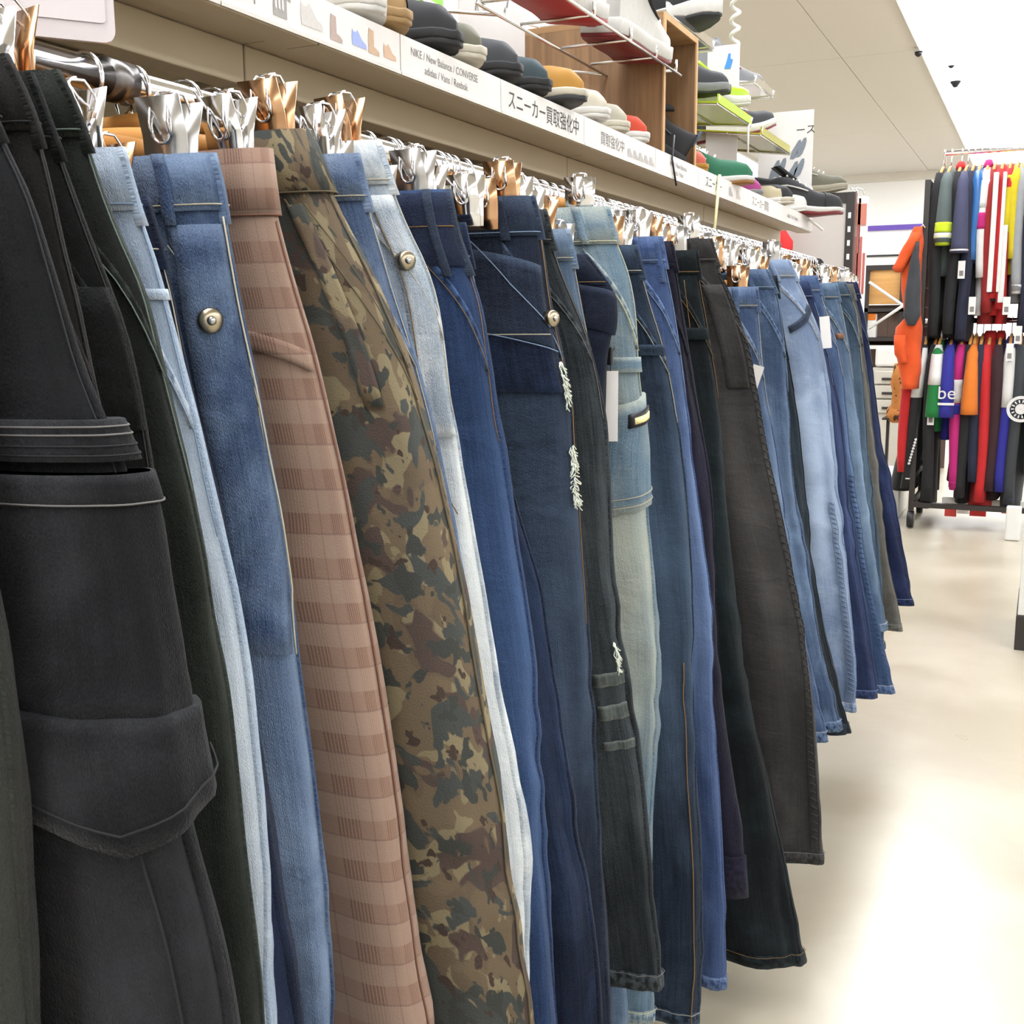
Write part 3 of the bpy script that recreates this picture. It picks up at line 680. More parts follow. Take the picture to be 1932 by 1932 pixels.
# 18 carpenter jeans
m = dm('light_carpenter_denim', '5f93bb', 'c6cfc0', '3f7099', streak=.4, blotch=.2, seed=11, wear=1.15, k=1.15); t = mk(18, 'light washed carpenter jeans with a tool pocket and white price tag', m, Tw=.04, T=.055, hemw=.2); std(t, m, mat('thread_sand', 'b5b596', .8), band=.05)
d0, d1 = dpx(t, 1200, 680), dpx(t, 1210, 975)
t.patch('pocket_band', m, 0, .2, .42, d0-.004, d0+.016, .007, 10, 3); pk = t.patch('tool_pocket', m, 0, .2, .43, dpx(t, 1205, 770), d1, .008, 12, 10, -.02)
t.line('stitching', TH_w, 0, [(.2, d1-.02), (.43, d1-.04)], .0022, .0088, pk); t.line('stitching', TH_w, 0, [(.2, d1-.008), (.43, d1-.028)], .0022, .0088, pk)
lb = t.patch('woven_label', M_blackp, 0, .255, .385, dpx(t, 1180, 782), dpx(t, 1180, 808), .0115, 6, 3, -.012)
t.patch('label_plate', mat('label_gold', 'e8d79a', .4), 0, .275, .36, dpx(t, 1180, 788), dpx(t, 1180, 800), .0128, 5, 2, -.009, parent=lb)
tc = t.tagcard(1152, 700, .0185, .094, dy=-.05); p = atY(1148, 672, t.Y-.05); MB().box(p-Vector((.006, .003, .012)), p+Vector((.006, .003, .012)), .002).build('tag_clip', M_blackp, tc)
# 19-23
m = dm('blue_slate_denim', '24334c', '55708e', '141d2e', streak=.6, blotch=.2, seed=12, wear=.9); t = mk(19, 'slate-blue jeans with gold side stitching, right of the carpenter jeans', m, amp=.008); std(t, m, TH_w); t.line('stitching', TH_y, 0, [(.30, .6), (.3, t.L)], .0028, .003)
t.patch('coin_pocket', m, 0, .2, .36, .14, .155, .006, 8, 3)
m = dm('bright_blue_denim', '3d5c98', '7290c2', '2c4474', streak=.5, blotch=.15, seed=13, k=1.25); t = mk(20, 'bright blue jeans with dark piped belt loop', m); std(t, m, TH_b); t.loops(m, ((0, .3),), .07)
m = dm('plum_navy', '211f38', '34314f', '151424', streak=.3, wear=.2); t = mk(21, 'plum-navy trousers with a deep turned cuff', m, 'trousers', 'trousers', hemw=.16); std(t, m, TH_k, hemh=.075)
m = dm('black_teal_denim', '14191f', '2c4046', '0c0f13', streak=.7, seed=14, wear=.55); t = mk(22, 'black-teal flared jeans whose wide hem nearly touches the floor', m, hemw=.25, T=.055, flare=.5); std(t, m, TH_y)
t.line('stitching', TH_y, 0, [(.24, .05), (.24, .14)], .002, .004); t.patch('coin_pocket', m, 0, .18, .34, .13, .15, .006, 8, 3)
m = dm('grey_black_denim', '3e3b3a', '5c5957', '262423', streak=.3, blotch=.3, seed=15, wear=.6)
sm = dm('pucker_seam', '4c4947', '6d6a67', '1a1918', streak=.2)
t = mk(23, 'grey-black jeans with a puckered side seam and frayed cuff', m, hemw=.2, amp=.007); std(t, m, TH_g, seam_m=sm)
def pucker(t, sv=.34, d0=.06, n=70, w=.012, col=None):
    for k in (0, 1):
        t.line('seam_edge', col or TH_k, 0, [(sv+(.02 if k else -.02), d0), (sv+(.02 if k else -.02), t.L-.03)], .002, .003)
    mb = MB(); rg = random.Random(3)
    for k in range(n):
        d = lerp(d0, t.L-.04, k/n); a = t.pos(0, sv-.014, d, .003); b = t.pos(0, sv+.014, d+.004, .003); mb.tube([a, (a+b)/2+(t.pos(0, sv, d, .0045)-t.pos(0, sv, d, .003)), b], .0015, 5)
    o = mb.build('seam_pucker', sm if col is None else col, t.root, True); o['kind'] = 'stuff'
pucker(t)
t.patch('curved_pocket', m, 0, .2, .3, .08, .26, .006, 6, 10)
# 24-33
m = dm('blue_b', '45659a', '86a4cc', '2c4878', streak=.45, blotch=.4, seed=16); t = mk(24, 'blue jeans with a low waistband right of the grey-black pair', m, Tw=.045, T=.06, hemw=.17); std(t, m, TH_w); pucker(t, .3, .4, 50, .01, sv(m)); t.tagcard(1432, 690, .02, .07, dy=-.04, tilt=-.3)
m = dm('blue_c', '3b5a88', '7896bc', '22385e', streak=.5, blotch=.5, seed=17); t = mk(25, 'crumpled mid-blue jeans with a folded waistband', m, Tw=.05, T=.06, hemw=.17, amp=.009); std(t, m, TH_b)
m = dm('dark_petrol', '17222c', '2d3f4c', '0d141a', streak=.4); t = mk(26, 'dark petrol jeans behind the periwinkle pair', m); std(t, m, TH_k)
m = dm('periwinkle_denim', '7c98c4', 'a9bfdd', '5a78ac', streak=.3, blotch=.5, k=1.1, seed=18, bumps=.5); t = mk(27, 'pale periwinkle jeans with a gaping waistband', m, Tw=.06, T=.065, hemw=.17, amp=.010); std(t, m, TH_w)
t.patch('pocket_edge', dm('loop_slate'), 0, .17, .37, .15, .165, .006, 10, 3, -.05); pucker(t, .29, .55, 40, .01, sv(m))
m = dm('navy_b', '2a3c6c', '465c92', '1a2748', streak=.4, seed=19); t = mk(28, 'navy jeans between periwinkle and mid-blue pairs', m); std(t, m, TH_b); t.tagcard(1555, 597, .022, .075, dy=-.06, tilt=.12)
m = dm('blue_d', '44679e', '6d8fc2', '2c4a7c', streak=.5, seed=20); t = mk(29, 'blue jeans with dark stitched inner seam and low hem near the aisle', m, Tw=.05, hemw=.17); std(t, m, TH_w); pucker(t, .32, .5, 40, .01, sv(m))
m = dm('dusty_blue_denim', '5578a0', '88a6c6', '3a5a82', streak=.45, blotch=.4, seed=21); t = mk(30, 'dusty blue jeans with a small brown label on the pocket', m, Tw=.06, T=.06, hemw=.17); std(t, m, TH_w)
t.patch('leather_label', mat('brown_leather', '6d4a35', .6), 0, .25, .31, .13, .145, .006, 4, 2)
m = dm('steel_blue_denim', '3a5470', '64829c', '24384e', streak=.45, seed=22); t = mk(31, 'steel-blue jeans with a pale worn belt loop', m, Tw=.05); std(t, m, TH_w); t.loops(mat('pale_loop', 'b9c0c4', .9), ((0, .2),))
m = dm('stone_grey_denim', '77756c', '94928a', '5c5a54', streak=.3, seed=23, wear=.5); t = mk(32, 'stone-grey trousers second from the far end of the rail', m, 'trousers', 'trousers', hemw=.17); std(t, m, TH_g)
m = dm('ink_blue_denim', '1c2c5c', '34487e', '121d40', streak=.4, seed=24, wear=.4); t = mk(33, 'ink-navy jeans at the far end of the rail', m, hemw=.18); std(t, m, TH_b)
# ------------------------------------------------------------------ hangers
def clip_parts():
    mb = MB()   # front and back jaw: bent plates, pinched at the bottom
    for sg in (-1, 1):
        prof = [(.0035*sg, -.014), (.0045*sg, .0), (.006*sg, .016), (.014*sg, .042)]
        th = .0012*sg
        poly = prof+[(a+th, z) for a, z in prof[::-1]]
        V = [(-.019, a, z) for a, z in poly]; mb.prism(V, (.038, 0, 0))
    jaw = mb
    sp = MB()
    for sx in (-.008, .008):
        pts = [(sx, -.010, .014), (sx, -.014, .024), (sx, -.012, .038), (sx, -.004, .046), (sx, .006, .046), (sx, .013, .038), (sx, .014, .024), (sx, .010, .014)]
        sp.tube(pts, .0011, 6)
    sp.tube([(-.008, 0, .047), (.008, 0, .047)], .0012, 6)
    rg = MB(); c = [(.0085*math.cos(a), -.0105, .022+.012*math.sin(a)) for a in [2*math.pi*k/14 for k in range(14)]]; rg.tube(c, .0014, 6, closed=True)
    return jaw, sp, rg
J, SP, RG = clip_parts()
jaw0 = SP0 = RG0 = bar0 = None
def bar_mesh():
    mb = MB(); V = []; n = 24; prof = [(-.006, -.009), (.006, -.009), (.007, 0), (.006, .009), (-.006, .009), (-.007, 0)]
    for i in range(n+1):
        f = -1+2*i/n; x = .20*f; z = -.012*f*f
        sc = 1-.35*abs(f)**3
        for a, b in prof: V.append((x, a*sc, z+b*sc))
    Fc = [(i*6+k, i*6+(k+1) % 6, (i+1)*6+(k+1) % 6, (i+1)*6+k) for i in range(n) for k in range(6)]+[tuple(range(6))[::-1], tuple(range(n*6, n*6+6))]
    mb.add(V, Fc); return mb
MESH = {}; M_refl_chrome = mat('painted_reflection_chrome', 'b08a68', .22, metal=1, vary=.08)  # chrome with the warm reflection of the wood put into its colour
def inst(key, builder, m, name, parent, loc, rz=0, rx=0, smooth=True):
    if key not in MESH:
        o = builder.build(name, m, None, smooth, local=True); MESH[key] = o.data
    else:
        o = bpy.data.objects.new(name, MESH[key]); COL.objects.link(o)
    o.parent = parent; o.location = loc; o.rotation_euler = (rx, 0, rz); return o
rnd = random.Random(7)
def hanger(Y, zw, label, x_out, x_in, group='clip hangers on the rail', finish=False, drop=0.0):
    """hook over the rail, wooden bar, two sprung clips gripping at height zw"""
    zbar = zw+.022-drop
    r = thing('clip_hanger', label, 'hanger', (RX, Y, zbar), group)
    yaw = rnd.uniform(-.16, .16)
    hk = MB(); pts = []; R = .021
    top = RZ+RR-.0005-R+.0025
    for k in range(15):
        an = math.radians(-150+k*(240/14)); pts.append((R*math.sin(math.radians(-118)+ (k/14)*math.radians(238))*-1, 0, (top-zbar)+R*math.cos(math.radians(-118)+(k/14)*math.radians(238))))
    pts = [(a, 0, c) for a, b, c in pts]
    end = pts[-1]
    pts += [(end[0]*.7, 0, end[2]-.012), (0, 0, max(.012, end[2]-.024)), (0, 0, .0)]
    hk.tube(pts, .0019, 7)
    h = hk.build('hook', M_chrome, r, True, local=True); h.rotation_euler = (0, 0, yaw)
    xc = (x_out+x_in)/2
    b = inst('bar', bar_mesh(), M_hwood, 'bar', r, (xc-RX, 0, -.004))
    b.scale = ((x_out-x_in-.03)/.4, 1, 1)
    MBc = (M_chrome, M_steel, M_refl_chrome)[finish]
    for xx in (x_out, x_in):
        c = inst('jaw%d' % finish, J, MBc, 'clip', r, (xx-RX, 0, zw-zbar-.002), rnd.uniform(-.25, .25), rnd.uniform(-.12, .12))
        inst('spring', SP, M_chrome, 'spring', c, (0, 0, 0)); inst('ring', RG, M_chrome, 'ring', c, (0, 0, 0))
    return r
for i, t in enumerate(TR):
    lab = t.root['label']
    short = ' '.join(lab.replace(',', '').split()[:11])
    for e_ in (' and', ' with', ' a', ' the', ' of', ' on', ' in', ' mostly', ' right', ' just'):
        if short.endswith(e_): short = short[:-len(e_)]
    hanger(t.Y, t.zt, ('clip hanger holding the %s' % short), t.Xo(0)-.035, t.Xo(0)-t.W+.035, finish=(0, 2, 1, 0, 2)[i % 5])
ys = sorted(t.Y for t in TR); k = 0; y = .78
while y < 3.95:
    if min(abs(y-q) for q in ys) > .014:
        hanger(y, 1.345+rnd.uniform(-.01, .006), 'spare clip hanger packed in between the hung jeans', -.60, -.88, 'spare clip hangers between the jeans', finish=(0, 2, 0, 1)[k % 4])
    k += 1; y += rnd.uniform(.034, .05)
# ------------------------------------------------------------------ shoes
ST = 1.581
FOOT = [(0, .030), (.02, .036), (.08, .038), (.14, .037), (.2, .044), (.235, .043), (.262, .033), (.278, .018), (.284, .004)]
def half_w(x):
    for (a, wa), (b, wb) in zip(FOOT, FOOT[1:]):
        if a <= x <= b: return lerp(wa, wb, sstep(a, b, x))
    return .004
def top_h(x, kind):
    if kind == 'hi': pr = [(0, .165), (.06, .17), (.10, .165), (.12, .12), (.17, .085), (.22, .064), (.26, .06), (.284, .042)]
    elif kind == 'boot': pr = [(0, .17), (.07, .175), (.105, .17), (.13, .11), (.18, .08), (.22, .066), (.26, .062), (.284, .042)]
    else: pr = [(0, .095), (.03, .088), (.08, .085), (.11, .1), (.15, .085), (.2, .062), (.245, .06), (.27, .054), (.284, .038)]
    for (a, ha), (b, hb) in zip(pr, pr[1:]):
        if a <= x <= b: return lerp(ha, hb, (x-a)/(b-a))
    return .026
def shoe(label, pos, heading, upper, sole, outsole=None, kind='low', accent=None, lace=None, pitch=0.0, roll=0.0, scale=1.0, sth=.026, group='shoes on the shelf over the jeans', toe=None, name='sneaker', cat='shoe'):
    """heel at pos, toe along heading (degrees from +X); z of pos is where the sole rests"""
    r = thing(name, label, cat, pos, group); r.rotation_euler = (roll, -pitch, math.radians(heading)); r.scale = (scale,)*3
    outsole = outsole or sole
    xs = [.284*((1-math.cos(math.pi*i/20))/2) for i in range(21)]
    # sole and outsole, with toe spring
    spring = lambda x: .012*sstep(.2, .284, x)
    def slab(z0, z1, grow):
        V = []; Fc = []; n = len(xs)
        for z, g in ((z0, grow*.7), (z0+.002, grow), (z1-.002, grow), (z1, grow*.8)):
            for sgn in (1, -1):
                for x in xs: V.append((x if 0 < x < .284 else x+(grow if x else -grow), sgn*(half_w(x)+g), z+spring(x)*(1 if z < sth*.5 else .7)))
        L = 2*n
        for k in range(3):
            a, b = k*L, (k+1)*L
            for i in range(n-1):
                Fc.append((a+i, a+i+1, b+i+1, b+i)); Fc.append((a+n+i+1, a+n+i, b+n+i, b+n+i+1))
            Fc.append((a+n, a, b, b+n)); Fc.append((a+n-1, a+2*n-1, b+2*n-1, b+n-1))
        for i in range(n-1):
            Fc.append((i+1, i, n+i, n+i+1)); o = 3*L; Fc.append((o+i, o+i+1, o+n+i+1, o+n+i))
        return V, Fc
    V, Fc = slab(.006, sth, .005); me('midsole', V, Fc, sole, r, True, local=True)
    V, Fc = slab(0, .0065, .004); me('outsole', V, Fc, outsole, r, True, local=True)
    # upper: rings along the length, open at the ankle
    V = []; Fc = []; n = 17; xe = .105
    for x in xs:
        w = half_w(x)*.97; h = top_h(x, kind); z0 = sth-.004+spring(x)*.7
        op = x < xe
        for k in range(n):
            f = -1+2*k/(n-1); th = f*math.pi*.5
            lim = .34 if op else 0
            g = math.copysign(max(abs(f), lim), f if f else 1)
            if op and abs(f) < lim: y = w*.55*f/lim; z = z0+(h-z0)*.80 - .02
            else:
                y = w*math.copysign(abs(math.sin(g*math.pi*.5))**.7, g); z = z0+(h-z0)*(math.cos(g*math.pi*.5)**.6)
            if op and kind != 'low': y *= lerp(1, .86, min(1, (z-z0)/.1))
            V.append((x+(.006 if x == 0 else 0), y, z))
    for i in range(len(xs)-1):
        for k in range(n-1): a = i*n+k; Fc.append((a, a+n, a+n+1, a+1))
    Fc.append(tuple(range(n))); Fc.append(tuple(range((len(xs)-1)*n, len(xs)*n))[::-1])
    me('upper', V, Fc, upper, r, True, local=True)
    # tongue, laces, heel tab, side stripe, toe cap
    zt = top_h(.11, kind)
    mb = MB(); mb.prism([(.085, -.02, zt+.012), (.098, -.02, zt+.016), (.15, -.018, top_h(.15, kind)+.002), (.14, -.018, top_h(.15, kind)-.004)], (0, .036, 0)); mb.build('tongue', upper, r, True, local=True)
    ll = lace or M_white; mb = MB()
    for k in range(5):
        x = .12+k*.018; z = top_h(x, kind)+.002; mb.tube([(x, -.022, z-.008), (x+.004, 0, z+.003), (x, .022, z-.008)], .0028, 6)
    mb.build('laces', ll, r, True, local=True)
    ac = accent or sole
    for sg in (1, -1):
        mb = MB(); pts = []
        for q in range(9):
            x = .06+q*.0145; w = half_w(x)*.97
            f = lerp(.83, .62, q/8); y = w*(math.sin(f*math.pi*.5)**.7); z = sth+(top_h(x, kind)-sth)*(math.cos(f*math.pi*.5)**.6); pts.append((x, sg*(y+.001), z))
        mb.tube(pts, [.002, .004, .0055, .006, .006, .0055, .0045, .003, .0015], 6, ry=.002); mb.build('side_stripe', ac, r, True, local=True)
    if toe:
        V = []; Fc = []; q = [.225, .24, .255, .268, .278, .285]
        for x in q:
            w = half_w(min(x, .284))*.99+.001; h = top_h(min(x, .284), kind)+.0015; z0 = sth-.004+spring(x)*.7
            for k in range(n):
                f = -1+2*k/(n-1); V.append((x, w*math.copysign(abs(math.sin(f*math.pi*.5))**.7, f), z0+(h-z0)*(math.cos(f*math.pi*.5)**.6)))
        for i in range(len(q)-1):
            for k in range(n-1): a = i*n+k; Fc.append((a, a+n, a+n+1, a+1))
        me('toe_cap', V, Fc, toe, r, True, local=True)
    mb = MB(); mb.box((-.004, -.012, top_h(0, kind)-.035), (.004, .012, top_h(0, kind)+.006), .002); mb.build('heel_tab', ac, r, True, local=True)
    return r
def C(n, c, r=.7): return mat('shoe_'+n, c, r, k=.55, vary=.12, scale=60, bump=.15)
s_black, s_char, s_white, s_cream, s_tan = C('black', '1b1b1f'), C('charcoal', '35383c'), C('white', 'eceae4'), C('cream', 'd9d2bf'), C('tan', 'b08d5c')
s_red, s_orange, s_must, s_green, s_gum = C('red', 'c4262b', .5), C('orange', 'd9451f'), C('mustard', 'c08a2c'), C('green', '18714e'), C('gum', 'a8763f')
s_grey, s_olive, s_coral, s_lime, s_brown, s_dred = C('grey', '8b8c8e'), C('olive', '6d6a58'), C('coral', 'd9634e'), C('lime', 'b8d916', .4), C('brown', '5d4330'), C('dark_red', '8a2328', .5)
# toe pixel in the photo -> place on the shelf; toes point out to the aisle
def on_shelf(px, py, X=-.785): p = atX(px, py, X); return p.y
def put(label, px, py, heading=0, X=-.757, z=ST, **kw):
    kw['scale'] = kw.get('scale', 1)*1.16; X += .012; kw.setdefault('sth', .019)
    y = on_shelf(px, py, X); L = .29*kw.get('scale', 1); a = math.radians(heading)
    return shoe(label, (X-L*math.cos(a), y-L*math.sin(a), z), heading, **kw)
put('white sneaker at the near end of the shelf', 722, 30, -8, upper=s_white, sole=s_white)
put('khaki patterned sneaker beside the black shoe', 775, 62, 4, upper=C('khaki', 'a8895a'), sole=s_tan, toe=s_tan)
put('large glossy black shoe bulging over the shelf strip', 872, 75, 6, X=-.755, upper=s_black, sole=s_black, scale=1.12, kind='low', lace=s_black)
put('grey-brown sneaker with pale stripes right of the black shoe', 915, 130, 0, upper=s_olive, sole=s_cream, accent=s_cream)
put('charcoal sneaker with white trim in front of the crate', 985, 145, 3, upper=s_char, sole=s_black, accent=s_white, scale=1.05)
put('dark teal sneaker with a red collar', 1040, 175, 4, upper=C('teal', '2c4148'), sole=s_black, accent=s_grey, lace=s_black)
put('red-orange sneaker behind the mustard one', 1055, 160, -4, X=-.84, upper=s_orange, sole=s_white)
put('mustard suede sneaker with cream and dark sole', 1108, 200, 6, X=-.737, upper=s_must, sole=s_cream, outsole=s_char, scale=1.05)
put('cream canvas sneaker right of the mustard one', 1150, 235, 0, upper=s_cream, sole=s_white)
put('pale grey sneaker with rounded toe by the crate', 1188, 245, 4, X=-.77, upper=C('stone', 'c2bda9'), sole=s_cream)
put('orange sneaker with white sole at the crate corner', 1225, 278, 4, X=-.775, upper=s_orange, sole=s_white)
put('coral and yellow shoe right of the crate', 1335, 318, -10, X=-.79, upper=s_coral, sole=s_must)
put('yellow shoe behind the coral one', 1360, 318, 5, X=-.84, upper=s_must, sole=s_must)
put('green sneaker with white midsole and gum outsole', 1424, 335, 18, X=-.73, z=ST+.012, pitch=-.06, upper=s_green, sole=s_white, outsole=s_gum, accent=s_white)
put('magenta-lined grey shoe right of the green sneaker', 1440, 362, 0, X=-.79, upper=C('magenta', 'b03a86'), sole=s_grey)
put('black shoe with long laces near the shelf end', 1500, 372, 12, X=-.75, upper=s_black, sole=s_cream, lace=s_black, scale=1.05)
put('beige shoe wrapped in clear film near the shelf end', 1488, 385, 8, X=-.765, upper=C('beige', 'cdbf9c'), sole=s_white)
put('black and white running shoe with red sole at the end of the shelf', 1592, 360, 30, X=-.66, z=ST+.028, pitch=-.1, upper=s_black, sole=s_white, outsole=s_dred, toe=s_black, scale=1.1)
put('white running shoe under the black one at the shelf end', 1530, 385, 15, X=-.75, upper=s_white, sole=s_white, accent=s_black)
# ------------------------------------------------------------------ wooden crates on the shelf
cy0, cy1 = 2.458, 2.72; cz1 = 1.883
r = thing('wooden_crate', 'oak crate standing open to the aisle on the shoe shelf', 'crate', (-1.0, cy0, ST))
MB().box((-1.135, cy0, ST), (-.80, cy0+.014, cz1)).build('side_panel', M_crate, r)
MB().box((-1.27, cy0+.002, ST), (-1.141, cy0+.014, cz1)).build('side_panel', M_crate, r)
MB().box((-1.27, cy1-.014, ST), (-.80, cy1, cz1)).build('side_panel', M_crate, r)
MB().box((-1.27, cy0, cz1+.0003), (-.80, cy1, cz1+.014)).build('top_panel', wood('crate_oak_flat', 'a57f55', '7f5f3e', 'X'), r)
MB().box((-1.275, cy0, ST), (-1.262, cy1, cz1)).build('back_panel', M_crate, r)
for yy in (cy0, cy1-.014): MB().box((-.7995, yy, ST), (-.796, yy+.014, cz1+.014)).build('edge_strip', M_crate_i, r)
MB().box((-.7995, cy0+.0145, cz1+.0003), (-.796, cy1-.0145, cz1+.014)).build('edge_strip', M_crate_i, r)
p = atX(1246, 45, -.79); MB().box((-.798, p.y-.012, p.z-.02), (-.792, p.y+.012, p.z+.012), .003).build('corner_bracket', M_white, r)
r = thing('wooden_crate', 'oak crate at the near end of the shelf, cut by the top of the photo', 'crate', (-1.0, 1.2, ST))
q = atX(690, 10, -.86).y
MB().box((-1.2, q-.02, ST), (-.86, q-.005, 1.9)).build('side_panel', M_crate, r); MB().box((-1.2, q-.26, ST), (-.86, q-.245, 1.9)).build('side_panel', M_crate, r)
MB().box((-1.2, q-.26, 1.9), (-.86, q-.005, 1.914)).build('top_panel', M_crate, r)
# black sneaker standing on its toe inside the crate
y = (cy0+cy1)/2
o = shoe('black and grey running shoe standing upright in the crate', (-.82, 2.66, ST+.012), 200, s_black, s_char, accent=C('bluegrey', '5d6c78'), lace=s_black, pitch=.55, kind='low', scale=.95)
o = shoe('dark grey shoe behind the upright one in the crate', (-.86, 2.55, ST+.002), 186, s_grey, s_char, kind='low', scale=.9)
# ------------------------------------------------------------------ clear shelves with raised shoes
tag(MB().box((-1.262, 1.0, 1.9), (-1.25, YE, 2.35)).build('slatwall', M_white), 'white display panel behind the raised shoes', 'panel')
M_wire = mat('bright_wire', 'd2d0cc', .2, metal=1)
def ramp(label, y0, y1, x0, x1, z0, z1, m, shade):
    r = thing('shoe_stand', label, 'stand', ((x0+x1)/2, y0, z0), 'clear shoe stands above the shelf')
    # sloping plate (outer edge lower), folded front lip, rear hook, edge wires
    MB().prism([(x0, y0, z0), (x1, y0, z1), (x1, y0, z1+.004), (x0, y0, z0+.004)], (0, y1-y0, 0)).build('plate', m, r)
    MB().prism([(x1, y0, z1), (x1+.004, y0, z1), (x1+.004, y0, z1+.022), (x1, y0, z1+.022)], (0, y1-y0, 0)).build('front_lip', m, r)
    for k in range(4):
        f = k/3; x = lerp(x0, x1, f); z = lerp(z0, z1, f)-.003
        MB().tube([(x, y0, z), (x, y1, z)], .0022, 6).build('cross_wire', M_wire, r, True)
    for yy in (y0+.005, y1-.005): MB().tube([(-1.25, yy, z0+.03), (x0, yy, z0), (x1, yy, z1-.004), (x1+.006, yy, z1+.02)], .003, 6).build('side_wire', M_wire, r, True)
    return r
def raised(label, toe_px, heel_px, X, upper, outsole, sole, **kw):
    a = atX(*toe_px, X); b = atX(*heel_px, X); d = a-b; L = d.length
    h = math.degrees(math.atan2(d.y, d.x)); pt = math.asin(d.z/L)
    return shoe(label, tuple(b), h, upper, sole, outsole, pitch=pt, scale=L/.29, group='raised display shoes', **kw)
def at_toe(label, px, py, X, heading, upper, sole, outsole=None, scale=1.0, lift=0, **kw):
    p = atX(px, py, X); L = .29*scale; h = math.radians(heading); pt = kw.get('pitch', 0)
    return shoe(label, (p.x-L*math.cos(h)*math.cos(pt), p.y-L*math.sin(h)*math.cos(pt), p.z-L*math.sin(pt)+lift), heading, upper, sole, outsole, scale=scale, group='raised display shoes', **kw)
# red-soled pair over the crate side, soles seen from below through an open wire stand
z0 = 1.785
for k, (yh, red, lab) in enumerate(((1.80, s_red, 'white and black high-top with a bright red sole, nearer of the pair'), (2.17, s_dred, 'white and black high-top with a dark red sole, above the crate side'))):
    shoe(lab, (-.845+k*.01, yh, z0), 90, s_white, s_white, red, 'hi', s_black, s_black, scale=1.2, sth=.03, roll=.1, group='raised display shoes')
r = thing('shoe_stand', 'open wire stand under the red-soled pair', 'stand', (-.85, 1.8, z0), 'clear shoe stands above the shelf')
for y in (1.84, 2.0, 2.2, 2.36, 2.5): 
    MB().tube([(-.78, y, z0-.004), (-.93, y, z0-.004)], .003, 6).build('cross_wire', M_wire, r, True); MB().tube([(-.782, y, z0-.004), (-.782, y, z0+.018)], .0035, 6).build('peg', M_wire, r, True)
for x in (-.78, -.93): MB().tube([(x, 1.82, z0-.01), (x, 2.53, z0-.01)], .0028, 6).build('side_wire', M_wire, r, True)
for y in (1.9, 2.44): MB().tube([(-.93, y, z0-.01), (-1.1, y, z0+.02), (-1.25, y, z0+.11)], .0035, 6).build('arm', M_wire, r, True)
at_toe('black sneaker with a white midsole above the crate', 1360, 42, -.76, -14, s_black, s_white, s_char, scale=1.25, sth=.034, lace=s_black, accent=s_char)
c_ = atX(1360, 42, -.76); ramp('clear stand on top of the crate', 2.60, 3.0, -1.16, -.84, c_.z-.006, c_.z-.009, M_acryl, 0)
M_limeac = mat('lime_acrylic', 'a9c41e', .15, vary=.05); M_yelac = mat('olive_acrylic', '9a962a', .15, vary=.05)
a = atX(1416, 236, -.80); lr = ramp('lime green shoe stand right of the crate', a.y-.36, a.y, -1.12, -.80, a.z+.03, a.z, M_limeac, 0); MB().tube([atX(1415, 234, -.794), atX(1412, 240, -.79), atX(1411, 290, -.79)], .003, 6).build('price_cord', M_white, lr, True)
at_toe('grey and black high-top on the lime stand', 1377, 196, -.84, 40, s_char, s_grey, s_black, kind='hi', accent=s_black, lace=s_black, scale=1.12, lift=.012)
at_toe('neon yellow sneaker on the lime stand', 1413, 214, -.82, 52, s_lime, s_white, kind='low', accent=s_char, lift=.008)
b = atX(1490, 290, -.80); ramp('olive yellow shoe stand beside the white sign', b.y-.42, b.y, -1.1, -.80, b.z+.04, b.z, M_yelac, 0)
at_toe('red-soled sneaker on the olive stand', 1464, 246, -.82, 48, s_char, s_white, s_dred, kind='low', accent=s_red, pitch=.2, scale=1.1)
at_toe('grey high-top with red details behind the neon sneaker', 1440, 190, -.9, 48, s_grey, s_white, kind='hi', accent=s_red, lace=s_black, lift=.02)
c_ = atX(1440, 190, -.9); ramp('clear stand carrying the grey high-top with red details', c_.y-.26, c_.y, -1.15, -.87, c_.z+.012, c_.z+.008, M_acryl, 0)
# signs standing on the shelf
def board(label, p00, p11, Y, name='sign_board'):
    a, b = atY(*p00, Y), atY(*p11, Y); x0, x1 = sorted((a.x, b.x)); z0, z1 = sorted((a.z, b.z))
    r = thing(name, label, 'sign', ((x0+x1)/2, Y, ST)); MB().box((x0, Y, z0), (x1, Y+.004, z1), .001).build('card', M_card, r)
    MB().box((x0+.02, Y+.0045, ST), (x0+.035, Y+.012, z1-.02)).build('easel_leg', M_white, r); return r
r = board('tall white sign with a blue hand mark behind the grey high-top', (1330, 330), (1396, 82), 3.42)
p = atY(1374, 116, 3.419)
MB().add([p+Vector((a*.012, -.0006, b*.014)) for a, b in [(-1, -1.4), (.6, -1.5), (1, -.4), (1.2, .3), (.6, .5), (.6, 1.6), (0, 1.6), (-.3, .4)]], [tuple(range(8))]).build('blue_mark', mat('print_blue', '3f82c4', .6), r)
SY = 3.98
r = board('white sign with pairs of grey shoes drawn on it, near the shelf end', (1428, 374), (1536, 206), SY)
text_mesh('lettering', 'ース', .034, M_printb, r, atY(1501, 253, SY-.0006), (1, 0, 0), (0, 0, 1), .0008)
INS = [(0, 0), (.25, -.02), (.42, .15), (.45, .5), (.4, .8), (.28, 1), (.12, .95), (.05, .7), (-.05, .4)]
for (px, py) in ((1490, 300), (1500, 296), (1450, 338), (1462, 334), (1484, 340), (1496, 335)):
    p = atY(px, py, SY-.001); MB().add([p+Vector((a*.05+b*.022, -.0006, b*.062)) for a, b in INS], [tuple(range(len(INS)))]).build('shoe_drawing', mat('print_slate', '70777f', .6, vary=.2, scale=120), r)
r = thing('price_sign', 'white price sign with dark marks at the top edge, left of the red-soled pair', 'sign', tuple(atX(940, 40, -1.05)))
